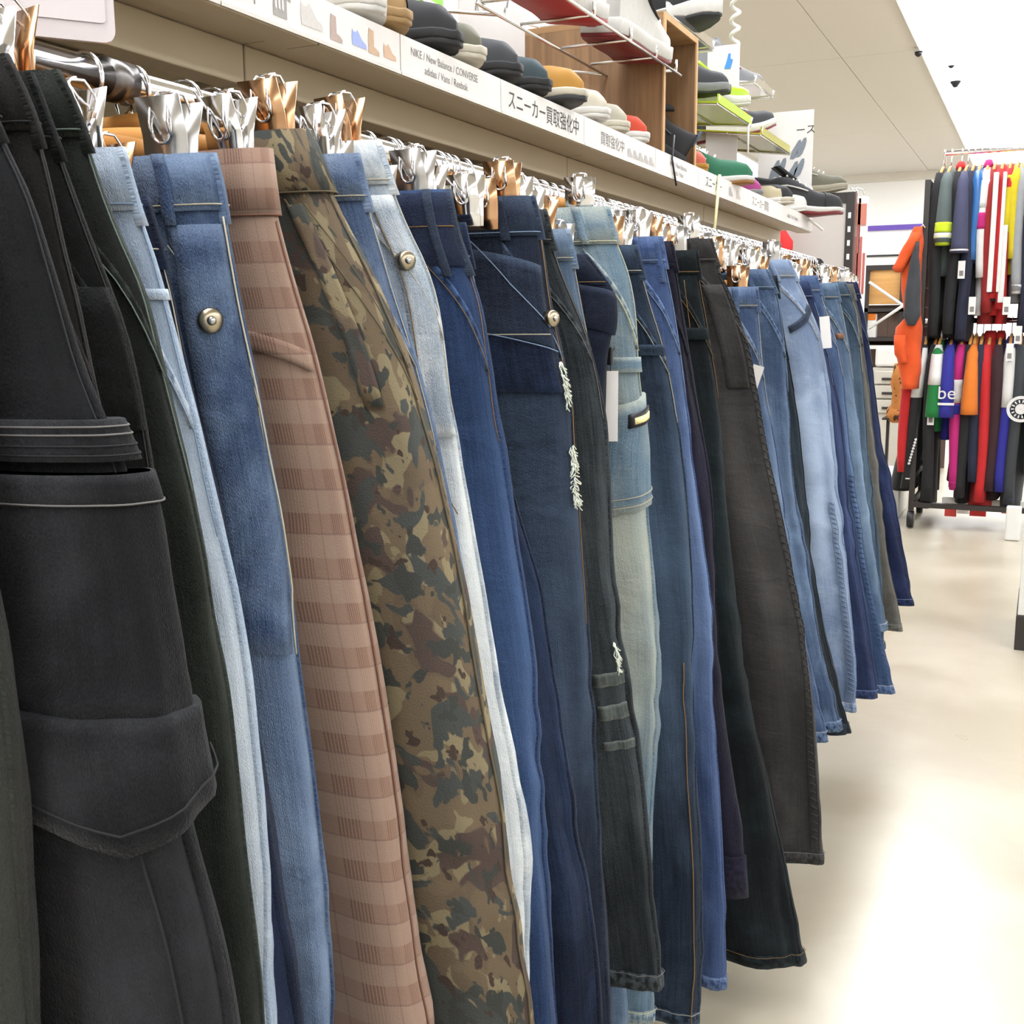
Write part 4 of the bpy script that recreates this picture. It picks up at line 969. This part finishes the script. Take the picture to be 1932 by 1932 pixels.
a, b = atX(868, 62, -1.05), atX(990, -60, -1.05); MB().box((-1.054, a.y, a.z), (-1.05, b.y, b.z), .001).build('card', M_card, r)
for (px, py, pts) in ((896, 20, [(0, 0), (.4, 1), (.7, 1), (1.1, .1), (.95, .05), (.6, .75), (.25, 0)]), (905, 14, [(0, .9), (1.6, .6), (1.8, 0), (1.2, 0)]), (955, 14, [(0, 0), (.6, .9), (.9, .9), (.4, 0)]), (950, 22, [(0, 0), (.7, 0), (.5, .5)])):
    p = atX(px, py, -1.0495); MB().add([p+Vector((.0006, a*.014, b*.022)) for a, b in pts], [tuple(range(len(pts)))]).build('printed_mark', M_print, r)
r = thing('green_price_card', 'small green price card standing in the black shoe', 'price card', tuple(atX(815, 35, -.80)))
a, b = atX(793, 42, -.80), atX(836, -30, -.80); MB().box((-.803, a.y, a.z), (-.80, b.y, b.z), .0008).build('card', mat('card_green', '7fc23a', .5), r)
MB().box((-.7995, a.y, (a.z+b.z)/2-.004), (-.7985, b.y, (a.z+b.z)/2+.002)).build('white_line', M_card, r)
# curly white chain from the ceiling down to the blue-marked sign
p = atY(1386, 84, 3.43); pts = [(p.x+.012*math.cos(k*.75), p.y+.012*math.sin(k*.75), lerp(p.z, ZC, k/220)) for k in range(221)]
tag(MB().tube(pts, .006, 6).build('sign_chain', M_white, None, True), 'white coiled chain holding the sign from the ceiling', 'chain')
# cords hanging at the shelf edge
tag(MB().tube([atX(1272, 255, -.76), atX(1268, 300, -.757), atX(1276, 350, -.757)], .0022, 6).build('security_cord', M_blackp, None, True), 'thin black security cord over the shelf strip', 'cord')
tag(MB().tube([atX(1358, 330, -.755), atX(1352, 390, -.755), atX(1347, 440, -.755)], .004, 6).build('tape_cord', mat('tape_yellow', 'd8d0a0', .6), None, True), 'pale yellow tape hanging from the shelf strip', 'cord')
tag(MB().tube([atX(1526, 415, -.75), atX(1540, 424, -.74), atX(1552, 434, -.73)], .004, 6).build('cable_tie', M_white, None, True), 'white cable tie at the shelf end', 'tie')
# ------------------------------------------------------------------ end post, grey panel, hanging goods behind
py = 5.06; pp = atY(1588, 520, py); pt = atY(1600, 362, py)
r = thing('perforated_post', 'black perforated upright post at the end of the shelving', 'post', (-.82, py, 0))
x0, x1 = atY(1594, 440, py).x, atY(1609, 440, py).x
MB().box((x0, py, 0), (x1, py+.05, pt.z), .002).build('upright', M_black, r)
MB().box((x1+.0002, py+.004, 0), (x1+.006, py+.046, pt.z)).build('side_flange', mat('brown_enamel', '5a403a', .5), r)
slot = None
for k in range(26):
    z = .35+k*.058
    if z > pt.z-.05: break
    if slot is None: slot = MB().box((-.006, -.001, -.012), (.006, .002, .012), .0008).build('slot', M_white, None, local=True); o = slot
    else: o = slot.copy(); COL.objects.link(o)
    o.parent = r; o.location = ((x0+x1)/2+.82, -.0008, z)
r = thing('grey_panel', 'grey end panel behind the jeans, left of the black post', 'panel', (-1.4, py+.02, 0))
MB().box((-2.4, py+.01, 0), (x0-.001, py+.03, pt.z-.02)).build('sheet', M_grey, r)
MB().box((-2.4, py+.005, pt.z-.045), (x0-.001, py+.034, pt.z)).build('top_rail', M_black, r)
# boot on top of panel
o = shoe('olive and beige boot standing on top of the grey panel', (-1.13, py-.01, pt.z+.002), 8, s_olive, C('putty', 'a9a28c'), kind='boot', accent=s_cream, lace=s_cream, scale=1.1, group='raised display shoes')
tag(MB().box((-1.25, py-.3, pt.z-.25), (-1.2, py+.0, pt.z-.23)).build('boot_ledge', M_steel), 'small steel ledge beside the grey panel', 'ledge')
# red goods hung on the rail end
p = atY(1470, 465, py-.065); mb = MB(); mb.tube([p+Vector((0, .055, .11)), p+Vector((0, .01, .1)), p+Vector((0, 0, .06)), p+Vector((.01, 0, .02)), p, p-Vector((0, 0, .09))], [.006, .006, .03, .05, .06, .05], 10, ry=.03)
tag(mb.build('red_bag', mat('red_cloth', 'c42a2a', .8), None, True), 'bright red cloth bag hanging beyond the rail end', 'bag')
# clear bags with red stripes hung on the far side of the post
for k, (px, w) in enumerate(((1618, .05), (1630, .045))):
    a = atY(px, 372, py+.12); b = atY(px, 598, py+.12)
    r = thing('hanging_bag', ('red and white striped packet hanging right against the black post', 'clear plastic packet with red stripes hanging beside the orange box')[k], 'packet', tuple(b))
    MB().box((a.x-w/2, py+.1, b.z), (a.x+w/2, py+.125, a.z), .006).build('film', mat('packet_white', 'efe6e2', .25), r)
    for q in range(3): 
        xx = a.x-w/2+w*(q+.5)/3; MB().box((xx-.006, py+.097, b.z+.05*q), (xx+.004, py+.0995, a.z-.1-.07*q)).build('red_stripe', mat('packet_red', 'b5655c', .4), r)
    MB().box((a.x-w*.4, py+.094, a.z-.12), (a.x+w*.4, py+.0995, a.z-.03)).build('printed_top', mat('packet_coral', 'c47a68', .5), r)
    MB().tube([(a.x, py+.11, a.z), (a.x, py+.11, a.z+.03), (a.x-.03, py+.11, a.z+.04), (x1, py+.045, a.z+.02 if k else a.z+.01)], .003, 6).build('hook', M_wire, r, True)
# ------------------------------------------------------------------ sportswear rack across the aisle
RY = 7.3
def cloth(n, c, r=.85): return mat('cloth_'+n, c, r, k=.62, vary=.1, scale=25, bump=.2, sheen=.05)
ZU = atY(1800, 288, RY).z; ZL = atY(1800, 605, RY).z
xl = atY(1752, 500, RY).x; xr = .62
r = thing('garment_rack', 'two-tier black and chrome rack of sportswear on wheels', 'rack', ((xl+xr)/2, RY, 0))
zt = atY(1748, 350, RY).z
for y in (RY-.28, RY+.28):
    for x in (xl, xr): MB().box((x-.016, y-.016, .11), (x+.016, y+.016, zt), .002).build('post', M_black, r)
    for x in (xl, xr):
        w = MB(); w.tube([(x-.018, y, .055), (x+.018, y, .055)], .052, 16); w.build('caster', M_blackp, r, True)
for x in (xl, xr):
    for z in (.13, .3, zt-.03): MB().box((x-.012, RY-.28, z), (x+.012, RY+.28, z+.03)).build('cross_bar', M_black, r)
    for k in range(11): MB().tube([(x, RY-.26+k*.052, .33), (x, RY-.26+k*.052, zt-.03)], .003, 5).build('grid_wire', M_dsteel, r)
    for k in range(14): MB().tube([(x, RY-.27, .4+k*.115), (x, RY+.27, .4+k*.115)], .003, 5).build('grid_wire', M_dsteel, r)
MB().box((xl, RY-.30, .13), (xr, RY-.26, .16)).build('base_bar', M_black, r)
MB().tube([(xl+.06, RY, zt-.05), (xl+.06, RY, ZU), (xr, RY, ZU), (xr, RY, zt-.05)], .016, 12).build('upper_rail', M_chrome, r, True)
MB().tube([(xl-.03, RY, ZL), (xr, RY, ZL)], .016, 12).build('lower_rail', M_chrome, r, True)
MB().tube([(xl+.14, RY-.1, ZU-.13), (xr, RY-.1, ZU-.13)], .012, 10).build('second_rail', M_chrome, r, True)
def tubeloft(secs, n=14):
    """secs: (centre, half-x, half-y) rings down a sleeve or body"""
    V = []; Fc = []
    for c, a, b in secs:
        for k in range(n):
            an = 2*math.pi*k/n; ca, sa = math.cos(an), math.sin(an)
            V.append(Vector(c)+Vector((a*math.copysign(abs(ca)**.8, ca), b*math.copysign(abs(sa)**.8, sa), 0)))
    for i in range(len(secs)-1):
        for k in range(n): a, b = i*n+k, i*n+(k+1) % n; Fc.append((a, b, b+n, a+n))
    Fc += [tuple(range(n))[::-1], tuple(range((len(secs)-1)*n, len(secs)*n))]
    return V, Fc
GR = random.Random(5)
def garment(label, px, upper, m, sleeve='long', sm=None, L=.72, bands=(), tagm=False, thick=.035, sl=None, lean=0.0, cat='jacket', name=None, collar=None, cuff=None, hm=True):
    """hung edge-on: the near sleeve faces the camera"""
    zr = ZU if upper else ZL; x = atY(px, 400 if upper else 760, RY-.25).x
    name = name or ('sports_jacket' if sleeve == 'long' else 'sports_shirt')
    r = thing(name, label, cat, (x, RY, zr-.1-L), 'sportswear on the %s rail' % ('upper' if upper else 'lower'))
    zs = zr-.105; sm = sm or m
    # hanger in the garment
    hk = MB(); hk.tube([(x, RY+.018*math.sin(a), zr+.002+.018*math.cos(a)) for a in [math.radians(d) for d in range(-100, 121, 22)]]+[(x, RY, zr-.045), (x, RY, zr-.075)], .0025, 6); 
    h = hk.build('hanger_hook', M_chrome, r, True)
    MB().tube([(x, RY-.2, zs-.035), (x, RY-.08, zs+.008), (x, RY, zs+.022), (x, RY+.08, zs+.008), (x, RY+.2, zs-.035)], .009, 8).build('hanger_arm', M_hwood, r, True)
    # body
    secs = [((x, RY, zs+.012), thick*.5, .06), ((x, RY, zs-.01), thick*.8, .13), ((x, RY, zs-.05), thick, .205), ((x, RY, zs-.12), thick*1.2, .225)]
    for k in range(1, 7):
        f = k/6; secs.append(((x+lean*f+GR.uniform(-.004, .004), RY, zs-.12-(L-.12)*f), thick*(1.2+.25*math.sin(f*3+px)), .225+.01*math.sin(f*4+px)))
    V, Fc = tubeloft(secs); me('body', V, Fc, m, r, True)
    if collar: V, Fc = tubeloft([((x, RY-.02, zs+.045), thick*.55, .05), ((x, RY-.03, zs+.02), thick*.8, .075), ((x, RY-.03, zs-.01), thick*.8, .08)]); me('collar', V, Fc, collar, r, True)
    # sleeves
    SL = sl or (.6 if sleeve == 'long' else .27)
    for sg in (-1, 1):
        if sleeve == 'none': break
        if sg > 0 and not hm: break
        out = .03 if sleeve == 'long' else .07; secs = []
        n = 9
        for k in range(n+1):
            f = k/n; z = zs-.035-SL*f
            a = lerp(.036, .03, f) if sleeve == 'long' else lerp(.03, .05, f); b = lerp(.075, .05, f) if sleeve == 'long' else lerp(.07, .085, f)
            bend = .02*math.sin(f*5+px) if sleeve == 'long' else 0
            secs.append(((x+lean*f*.7+bend*.4, RY+sg*(.21+out*math.sin(min(1, f*1.6)*1.57)+.01), z), a*(.55 if k == 0 else 1), b*(.5 if k == 0 else 1)))
        V, Fc = tubeloft(secs); so = me('sleeve', V, Fc, sm, r, True)
        if sg < 0:
            for f0, f1, bm_ in bands:
                ss = []
                for q in range(5):
                    f = lerp(f0, f1, q/4)*n; i = min(int(f), n-1); (c0, a0, b0), (c1, a1, b1) = secs[i], secs[i+1]; g = f-i
                    ss.append((Vector(c0).lerp(Vector(c1), g), lerp(a0, a1, g)+.0025, lerp(b0, b1, g)+.0025))
                V, Fc = tubeloft(ss); me('sleeve_band', V, Fc, bm_, so, True)
            if cuff:
                (c0, a0, b0) = secs[-1]; c0 = Vector(c0); V, Fc = tubeloft([(c0+Vector((0, 0, .035)), a0+.002, b0+.002), (c0+Vector((0, 0, .0)), a0*.9, b0*.9), (c0-Vector((0, 0, .015)), a0*.85, b0*.85)]); me('cuff', V, Fc, cuff, so, True)
    if tagm:
        tx, ty = tagm; p = atY(tx, ty, RY-.335); MB().box(p+Vector((-.019, 0, -.1)), p+Vector((.019, .002, 0)), .0006).build('price_tag', M_card, r)
        MB().box(p+Vector((-.011, -.0012, -.085)), p+Vector((.011, -.0002, -.055))).build('tag_print', M_print, r)
    r['zs'] = zs; del r['zs']
    return r, x, zs
def stripe(r, x, zs, w, z0, z1, m, dx=0.0, y=None):
    MB().box((x+dx-w/2, (y or RY-.335), zs-z1), (x+dx+w/2, (y or RY-.335)+.05, zs-z0), .004).build('stripe', m, r)
c_black, c_white, c_red, c_navy, c_green, c_blue = cloth('black', '1b1b1e'), cloth('white', 'f1efec'), cloth('red', 'd22226'), cloth('navy', '20253f'), cloth('green', '15803c'), cloth('blue', '2b2a9a')
c_mag, c_orange, c_grey, c_slate, c_yel, c_dred, c_neon = cloth('magenta', 'c81f7c'), cloth('orange', 'f08226'), cloth('grey', 'a5a8ab'), cloth('slate', '5c6866'), cloth('yellow', 'e0cc1c'), cloth('darkred', '9e1f1e'), cloth('neon', 'd5ee2a')
c_char, c_azure, c_lav, c_maroon = cloth('charcoal', '3c3f44'), cloth('azure', '2c6fb4', .3), cloth('dusk', '484a68'), cloth('maroon', '3a1a22')
# upper rail
garment('black trackpants and top at the left end of the upper rail', 1769, True, c_black, L=.98, sl=.93)
garment('slate sports shirt with a neon yellow sleeve end', 1783, True, c_slate, 'short', L=.62, bands=((.72, .86, c_neon), (.87, .94, c_white)), cuff=c_neon, sl=.40, cat='shirt')
garment('black top with red lining between the slate and dusk shirts', 1803, True, c_black, L=.98, collar=c_red, sl=.92)
garment('dusk-blue sports shirt with a thin white piping', 1815, True, c_lav, 'short', L=.66, sl=.46, bands=((.96, .98, c_white),), tagm=(1815, 492), cat='shirt')
garment('dark navy jacket in the middle of the upper rail', 1828, True, c_navy, L=1.0, sl=.95)
r, x, zs = garment('shiny azure top in clear wrapping', 1841, True, c_azure, L=.55, sl=.5)
garment('white and magenta sleeved jacket', 1856, True, c_white, L=.85, sl=.6, bands=((.1, .35, c_white), (.4, .55, c_mag)), collar=c_mag)
garment('dark red quilted jacket', 1869, True, c_dred, L=.9, sl=.8, tagm=(1835, 560), thick=.045)
r, x, zs = garment('red tracksuit top with two white sleeve stripes and a black cuff', 1884, True, c_red, L=.85, sl=.72, cuff=c_black, sm=c_red)
stripe(r, x, zs, .028, .06, .72, c_white, -.02, RY-.325); stripe(r, x, zs, .02, .06, .72, c_white, .025, RY-.325)
r, x, zs = garment('red jacket with yellow shoulder and wide white stripe', 1899, True, c_red, L=.9, sl=.78, bands=((.05, .45, c_yel),)); stripe(r, x, zs, .03, .35, .78, c_white, 0, RY-.318)
garment('yellow top on the upper rail', 1913, True, c_yel, L=.62, sl=.5)
garment('light grey sweatshirt at the right of the upper rail', 1925, True, c_grey, L=.78, sl=.68, cuff=c_white, thick=.05, tagm=(1900, 560))
garment('navy jacket past the grey sweatshirt', 1945, True, c_navy, L=.95, sl=.9, tagm=(1922, 615))
# lower rail
garment('bright red training bottoms at the far left of the lower rail', 1710, False, c_red, L=.85, sl=.76, thick=.02)
r, x, zs = garment('black jacket with a white shoulder, left of the green shirt', 1738, False, c_black, L=.92, sl=.86, bands=((0.02, .36, c_white),), lean=-.1, thick=.06)
for k in range(9):
    p = atY(1726-k*1.6, 832+k*5.6, RY-.325); MB().prism([p+Vector((0, 0, 0)), p+Vector((.012, 0, .004)), p+Vector((.009, 0, .017)), p+Vector((-.003, 0, .012))], (0, .01, 0)).build('printed_letter', c_white, r)
p = atY(1712, 904, RY-.315); MB().box(p+Vector((-.012, 0, 0)), p+Vector((.012, .01, .006))).build('white_label', c_white, r)
garment('long black training top left of the magenta jacket', 1756, False, c_black, L=1.02, sl=.93, thick=.04)
garment('green and white football shirt', 1764, False, c_green, 'short', L=.55, sl=.42, bands=((.0, .55, c_white),), collar=c_white, tagm=(1757, 770), cat='shirt')
r, x, zs = garment('royal blue football shirt lettered be', 1786, False, c_blue, 'short', L=.6, sl=.42, cat='shirt', thick=.045)
text_mesh('lettering', 'be', .105, c_white, r, (x-.045, RY-.375, zs-.345), (1, 0, 0), (0, 0, 1), .001); MB().box((x-.04, RY-.374, zs-.382), (x+.05, RY-.371, zs-.368)).build('underline', c_white, r)
garment('magenta jacket with white and blue sleeve bands', 1806, False, c_mag, L=.85, sl=.84, bands=((.24, .40, c_white), (.41, .48, c_blue)), cuff=c_mag, thick=.042)
garment('orange shirt between magenta and red jackets', 1830, False, c_orange, 'short', L=.5, sl=.4, cat='shirt')
garment('black jacket behind the orange shirt', 1822, False, c_black, L=.98, sl=.9)
garment('dark navy top beside the orange shirt', 1843, False, c_navy, L=.85, sl=.8)
garment('plain red zip jacket on the lower rail', 1858, False, c_red, L=1.0, sl=.92, collar=c_red, thick=.05)
garment('maroon-black jacket right of the red zip jacket', 1878, False, c_maroon, L=.95, sl=.85, collar=c_red)
garment('white and blue shirt with a hanging tag', 1898, False, c_blue, L=.9, sl=.85, bands=((.02, .42, c_white),), tagm=(1906, 648))
r, x, zs = garment('charcoal jacket with a round white crest on the sleeve', 1917, False, c_char, L=1.0, sl=.92, cuff=c_navy, thick=.055)
cr = atY(1926, 772, RY-.36); mb = MB(); n = 28; V = []; Fc = []
for k in range(n):
    a = 2*math.pi*k/n
    for rr in (.075, .058, .03, .002): V.append((cr.x+rr*math.cos(a), cr.y, cr.z+rr*math.sin(a)))
for k in range(n): a, b = k*4, ((k+1) % n)*4; Fc += [(a, b, b+1, a+1), (a+2, b+2, b+3, a+3)]
mb.add(V, Fc)
for k in range(14):
    a = 2*math.pi*k/14; mb.add([(cr.x+rr*math.cos(a+da), cr.y-.0003, cr.z+rr*math.sin(a+da)) for rr, da in ((.036, -.08), (.052, -.08), (.052, .08), (.036, .08))], [(0, 1, 2, 3)])
mb.build('crest', c_white, r)
garment('white top at the right edge of the lower rail', 1950, False, c_white, L=.8, sl=.75)
# orange jacket hung on the end of the rack
oy = RY-.32; P = lambda x, y: atY(x, y, oy)
r = thing('work_jacket', 'orange and charcoal work jacket hung on the left end of the rack', 'jacket', tuple(P(1712, 735)))
def blob(name, m, secs, par=None):
    ss = []; s2 = []
    for q0, q1 in zip(secs, secs[1:]): s2 += [tuple(lerp(u, w, g/3) for u, w in zip(q0, q1)) for g in range(3)]
    secs = s2+[secs[-1]]
    for (xa, xb, y, b) in secs:
        a, c = P(xa, y), P(xb, y); ss.append(((a+c)/2, (c.x-a.x)/2, b))
    V, Fc = tubeloft(ss, 18); V = [v+Vector((noise.noise(v*9)*.012, noise.noise(v*11+Vector((5, 0, 0)))*.035, 0)) for v in V]; return me(name, V, Fc, m, par or r, True)
c_or2 = cloth('vivid_orange', 'ee5a1c')
blob('body', c_or2, [(1728, 1742, 428, .03), (1712, 1742, 452, .06), (1698, 1741, 480, .08), (1700, 1738, 520, .08), (1704, 1737, 600, .09), (1690, 1740, 618, .1), (1690, 1738, 660, .1), (1697, 1737, 700, .1), (1704, 1733, 733, .09)])
sl = blob('sleeve', c_char, [(1728, 1736, 458, .04), (1720, 1738, 500, .07), (1712, 1739, 550, .08), (1704, 1738, 595, .08), (1712, 1728, 614, .06)]); sl.location.y -= .07
fl = blob('shoulder_flap', c_or2, [(1722, 1742, 440, .05), (1700, 1728, 478, .07), (1686, 1712, 506, .07), (1690, 1706, 514, .05)]); fl.location.y -= .05
pk = blob('chest_pocket', c_or2, [(1692, 1712, 632, .03), (1691, 1712, 668, .035), (1700, 1716, 684, .03)]); pk.location.y -= .085
MB().tube([P(1737, 432), P(1741, 424), P(1746, 430)], .006, 8).build('hanger_hook', M_chrome, r, True)
# plinth and red signs under the rack
py_ = RY-.10; a, b = atY(1778, 930, py_), atY(1932, 972, py_)
r = thing('price_rail_sign', 'white price rail with red sale cards under the rack', 'sign', (a.x, py_, b.z))
MB().box((a.x, py_, atY(1780, 952, py_).z), (xr-.05, py_+.02, atY(1780, 938, py_).z), .003).build('price_rail', M_white, r)
for k, (xa, xb, ya, yb, m) in enumerate(((1783, 1804, 952, 975, 'd9463f'), (1806, 1828, 954, 970, 'efe9e4'), (1830, 1860, 952, 975, 'd9322c'), (1890, 1915, 954, 970, 'dd6a58'))):
    p, q = atY(xa, ya, py_-.01), atY(xb, yb, py_-.01); MB().box((p.x, py_-.012, max(.01, q.z)), (q.x, py_-.008, p.z), .001).build('sale_card', mat('sale_'+m, m, .5), r)
a = atZ(1692, 985, 0); 
tag(MB().box((xl-.28, RY+.02, .002), (xl-.10, RY+.5, .28), .01).build('storage_box', M_white), 'white storage box on the floor left of the rack wheel', 'box')
p = atY(1913, 965, RY-.5); tag(MB().box((p.x-.04, RY-.5, .001), (p.x+.04, RY-.46, .2), .01).build('added_block', M_white), 'small white floor sign under the charcoal jacket', 'sign')  # added white block, stands in for a pale reflection-like spot
# white end unit on the right edge of the frame
b = atZ(1912, 1226, 0)
r = thing('end_unit', 'white end unit with a dark plinth cut by the right edge', 'shelf unit', (b.x+.3, b.y+.2, 0))
MB().box((b.x+.006, b.y+.004, .135), (b.x+.6, b.y+.5, 1.52), .003).build('cabinet', M_white, r)
MB().box((b.x+.001, b.y, 0), (b.x+.6, b.y+.5, .134), .002).build('plinth', M_black, r)
MB().box((b.x+.05, b.y-.004, .14), (b.x+.58, b.y+.003, 1.5)).build('wood_infill', wood('infill_oak', 'c7a678', 'ad8a5c', 'Z'), r)
# ------------------------------------------------------------------ goods beyond the jeans rail
BY = 9.6
def bx(name, label, cat, xa, ya, xb, yb, Y, d, m, bev=.004):
    p, q = atY(xa, ya, Y), atY(xb, yb, Y)
    return tag(MB().box((p.x, Y, min(p.z, q.z)), (q.x, Y+d, max(p.z, q.z)), bev).build(name, m), label, cat)
M_pine = wood('pine_board', 'd9a765', 'c08d4c', 'X', .5)
p, q = atY(1560, 512, BY), atY(1790, 572, BY)
r = thing('storage_shelving', 'dark shelving with a light wood panel beyond the jeans rail', 'shelving', (p.x, BY, 0))
MB().box((p.x, BY+.05, q.z), (q.x, BY+.09, p.z)).build('wood_panel', M_pine, r)
MB().box((p.x, BY+.02, p.z), (q.x, BY+.5, p.z+.04)).build('top_board', M_black, r)
MB().box((p.x, BY+.5, 0), (q.x, BY+.52, q.z)).build('back_sheet', mat('umber_sheet', '5c4a42', .7), r)
for yy in (585, 640, 655): z = atY(1650, yy, BY).z; MB().box((p.x, BY+.0, z-.015), (q.x, BY+.5, z+.015)).build('shelf_board', M_white if yy == 655 else M_black, r)
for xx in (1632, 1700, 1780): c = atY(xx, 600, BY); MB().box((c.x-.02, BY, 0), (c.x+.02, BY+.04, p.z)).build('upright', M_black, r)
a, b, c2, d = atY(1640, 532, BY-.03), atY(1752, 610, BY-.03), atY(1640, 620, BY-.03), atY(1752, 545, BY-.03)
MB().tube([a, b], .012, 8).build('cross_brace', M_white, r, True); MB().tube([c2+Vector((0, -.03, 0)), d+Vector((0, -.03, 0))], .012, 8).build('cross_brace', M_white, r, True)
for k in range(4):
    x0_, x1_ = 1652+k*24, 1674+k*24; m_ = mat('carton_brown', '6a564b', .8)
    bx('carton', ('brown carton at the left of the dark shelf', 'second brown carton on the dark shelf', 'brown carton behind the wire brace crossing', 'brown carton beside the orange jacket')[k], 'carton', x0_, 590, x1_, 636, BY+.1, .3, m_)
o = bx('orange_box', 'small orange-topped white carton by the last jeans', 'carton', 1637, 592, 1652, 638, BY+.02, .15, M_white)
pp = atY(1637, 592, BY+.02); qq = atY(1652, 604, BY+.02); MB().box((pp.x, BY+.017, qq.z), (qq.x, BY+.0195, pp.z)).build('orange_label', c_orange, o)
# drawer units
M_dr = mat('drawer_grey', 'b9b4a8', .4)
dz = [(700, 725), (727, 752), (754, 780)]
a, b = atY(1648, 650, BY-.3), atY(1705, 782, BY-.3)
r = thing('drawer_unit', 'grey plastic drawer unit below the shelving', 'drawers', (a.x, BY-.3, 0))
MB().box((a.x, BY-.27, 0), (b.x, BY+.1, atY(1650, 696, BY-.3).z+.01)).build('carcass', M_dr, r)
for ya, yb in dz:
    p1, p2 = atY(1650, ya, BY-.3), atY(1703, yb, BY-.3); dr_ = MB().box((p1.x, BY-.3, p2.z), (p2.x, BY-.272, p1.z), .006).build('drawer', M_dr, r)
    MB().box(((p1.x+p2.x)/2-.05, BY-.315, p2.z+.03), ((p1.x+p2.x)/2+.05, BY-.301, p2.z+.05), .003).build('handle', M_black, dr_)
bx('white_tub', 'white plastic tub on top of the drawer unit', 'tub', 1652, 656, 1695, 692, BY-.28, .3, M_white, .02)
# furry brown boots on a dark stand
sy = 8.3; c = atY(1693, 790, sy)
r = thing('display_stand', 'low dark stand carrying the furry boot', 'stand', (c.x, sy, 0)); a, b = atY(1668, 786, sy), atY(1712, 791, sy)
MB().box((a.x, sy-.12, b.z), (b.x, sy+.14, a.z), .003).build('top', M_black, r)
for xx in (a.x+.03, b.x-.03): MB().box((xx-.01, sy-.02, 0), (xx+.01, sy+.02, b.z)).build('leg', M_black, r)
mf = NT('leopard_fur'); co = mf.n('ShaderNodeTexCoord').outputs['Object']; nz = mf.noise(co, 26, 2); mf.l(mf.mix(mf.ramp(nz, .58, .63), lin('b5763a'), lin('4a2c18')), mf.b.inputs['Base Color']); mf.b.inputs['Roughness'].default_value = 1; mf.bump(mf.noise(co, 160, 2), .8, .01)
secs = []
for xa, xb, y, d in ((1688, 1703, 686, .05), (1684, 1706, 705, .08), (1680, 1706, 722, .09), (1684, 1704, 740, .08), (1682, 1702, 760, .08), (1680, 1704, 775, .1), (1681, 1702, 785, .09)):
    p1, p2 = atY(xa, y, sy), atY(xb, y, sy); secs.append(((p1+p2)/2, (p2.x-p1.x)/2, d))
V, Fc = tubeloft(secs, 20); r = thing('furry_boot', 'furry brown spotted boot standing beside the orange jacket', 'boot', tuple(c)); me('shaft', V, Fc, mf.m, r, True)
p1 = atY(1690, 780, sy); MB().tube([p1+Vector((0, .02, 0)), p1+Vector((0, -.06, -.005)), p1+Vector((0, -.13, -.015))], [.07, .06, .03], 14).build('toe', mf.m, r, True)
# low white gondola and dark goods far behind, on the left of the aisle
bx('white_gondola', 'long white display unit far behind the rack', 'display unit', 1400, 560, 1640, 812, 13.5, .6, M_wall)
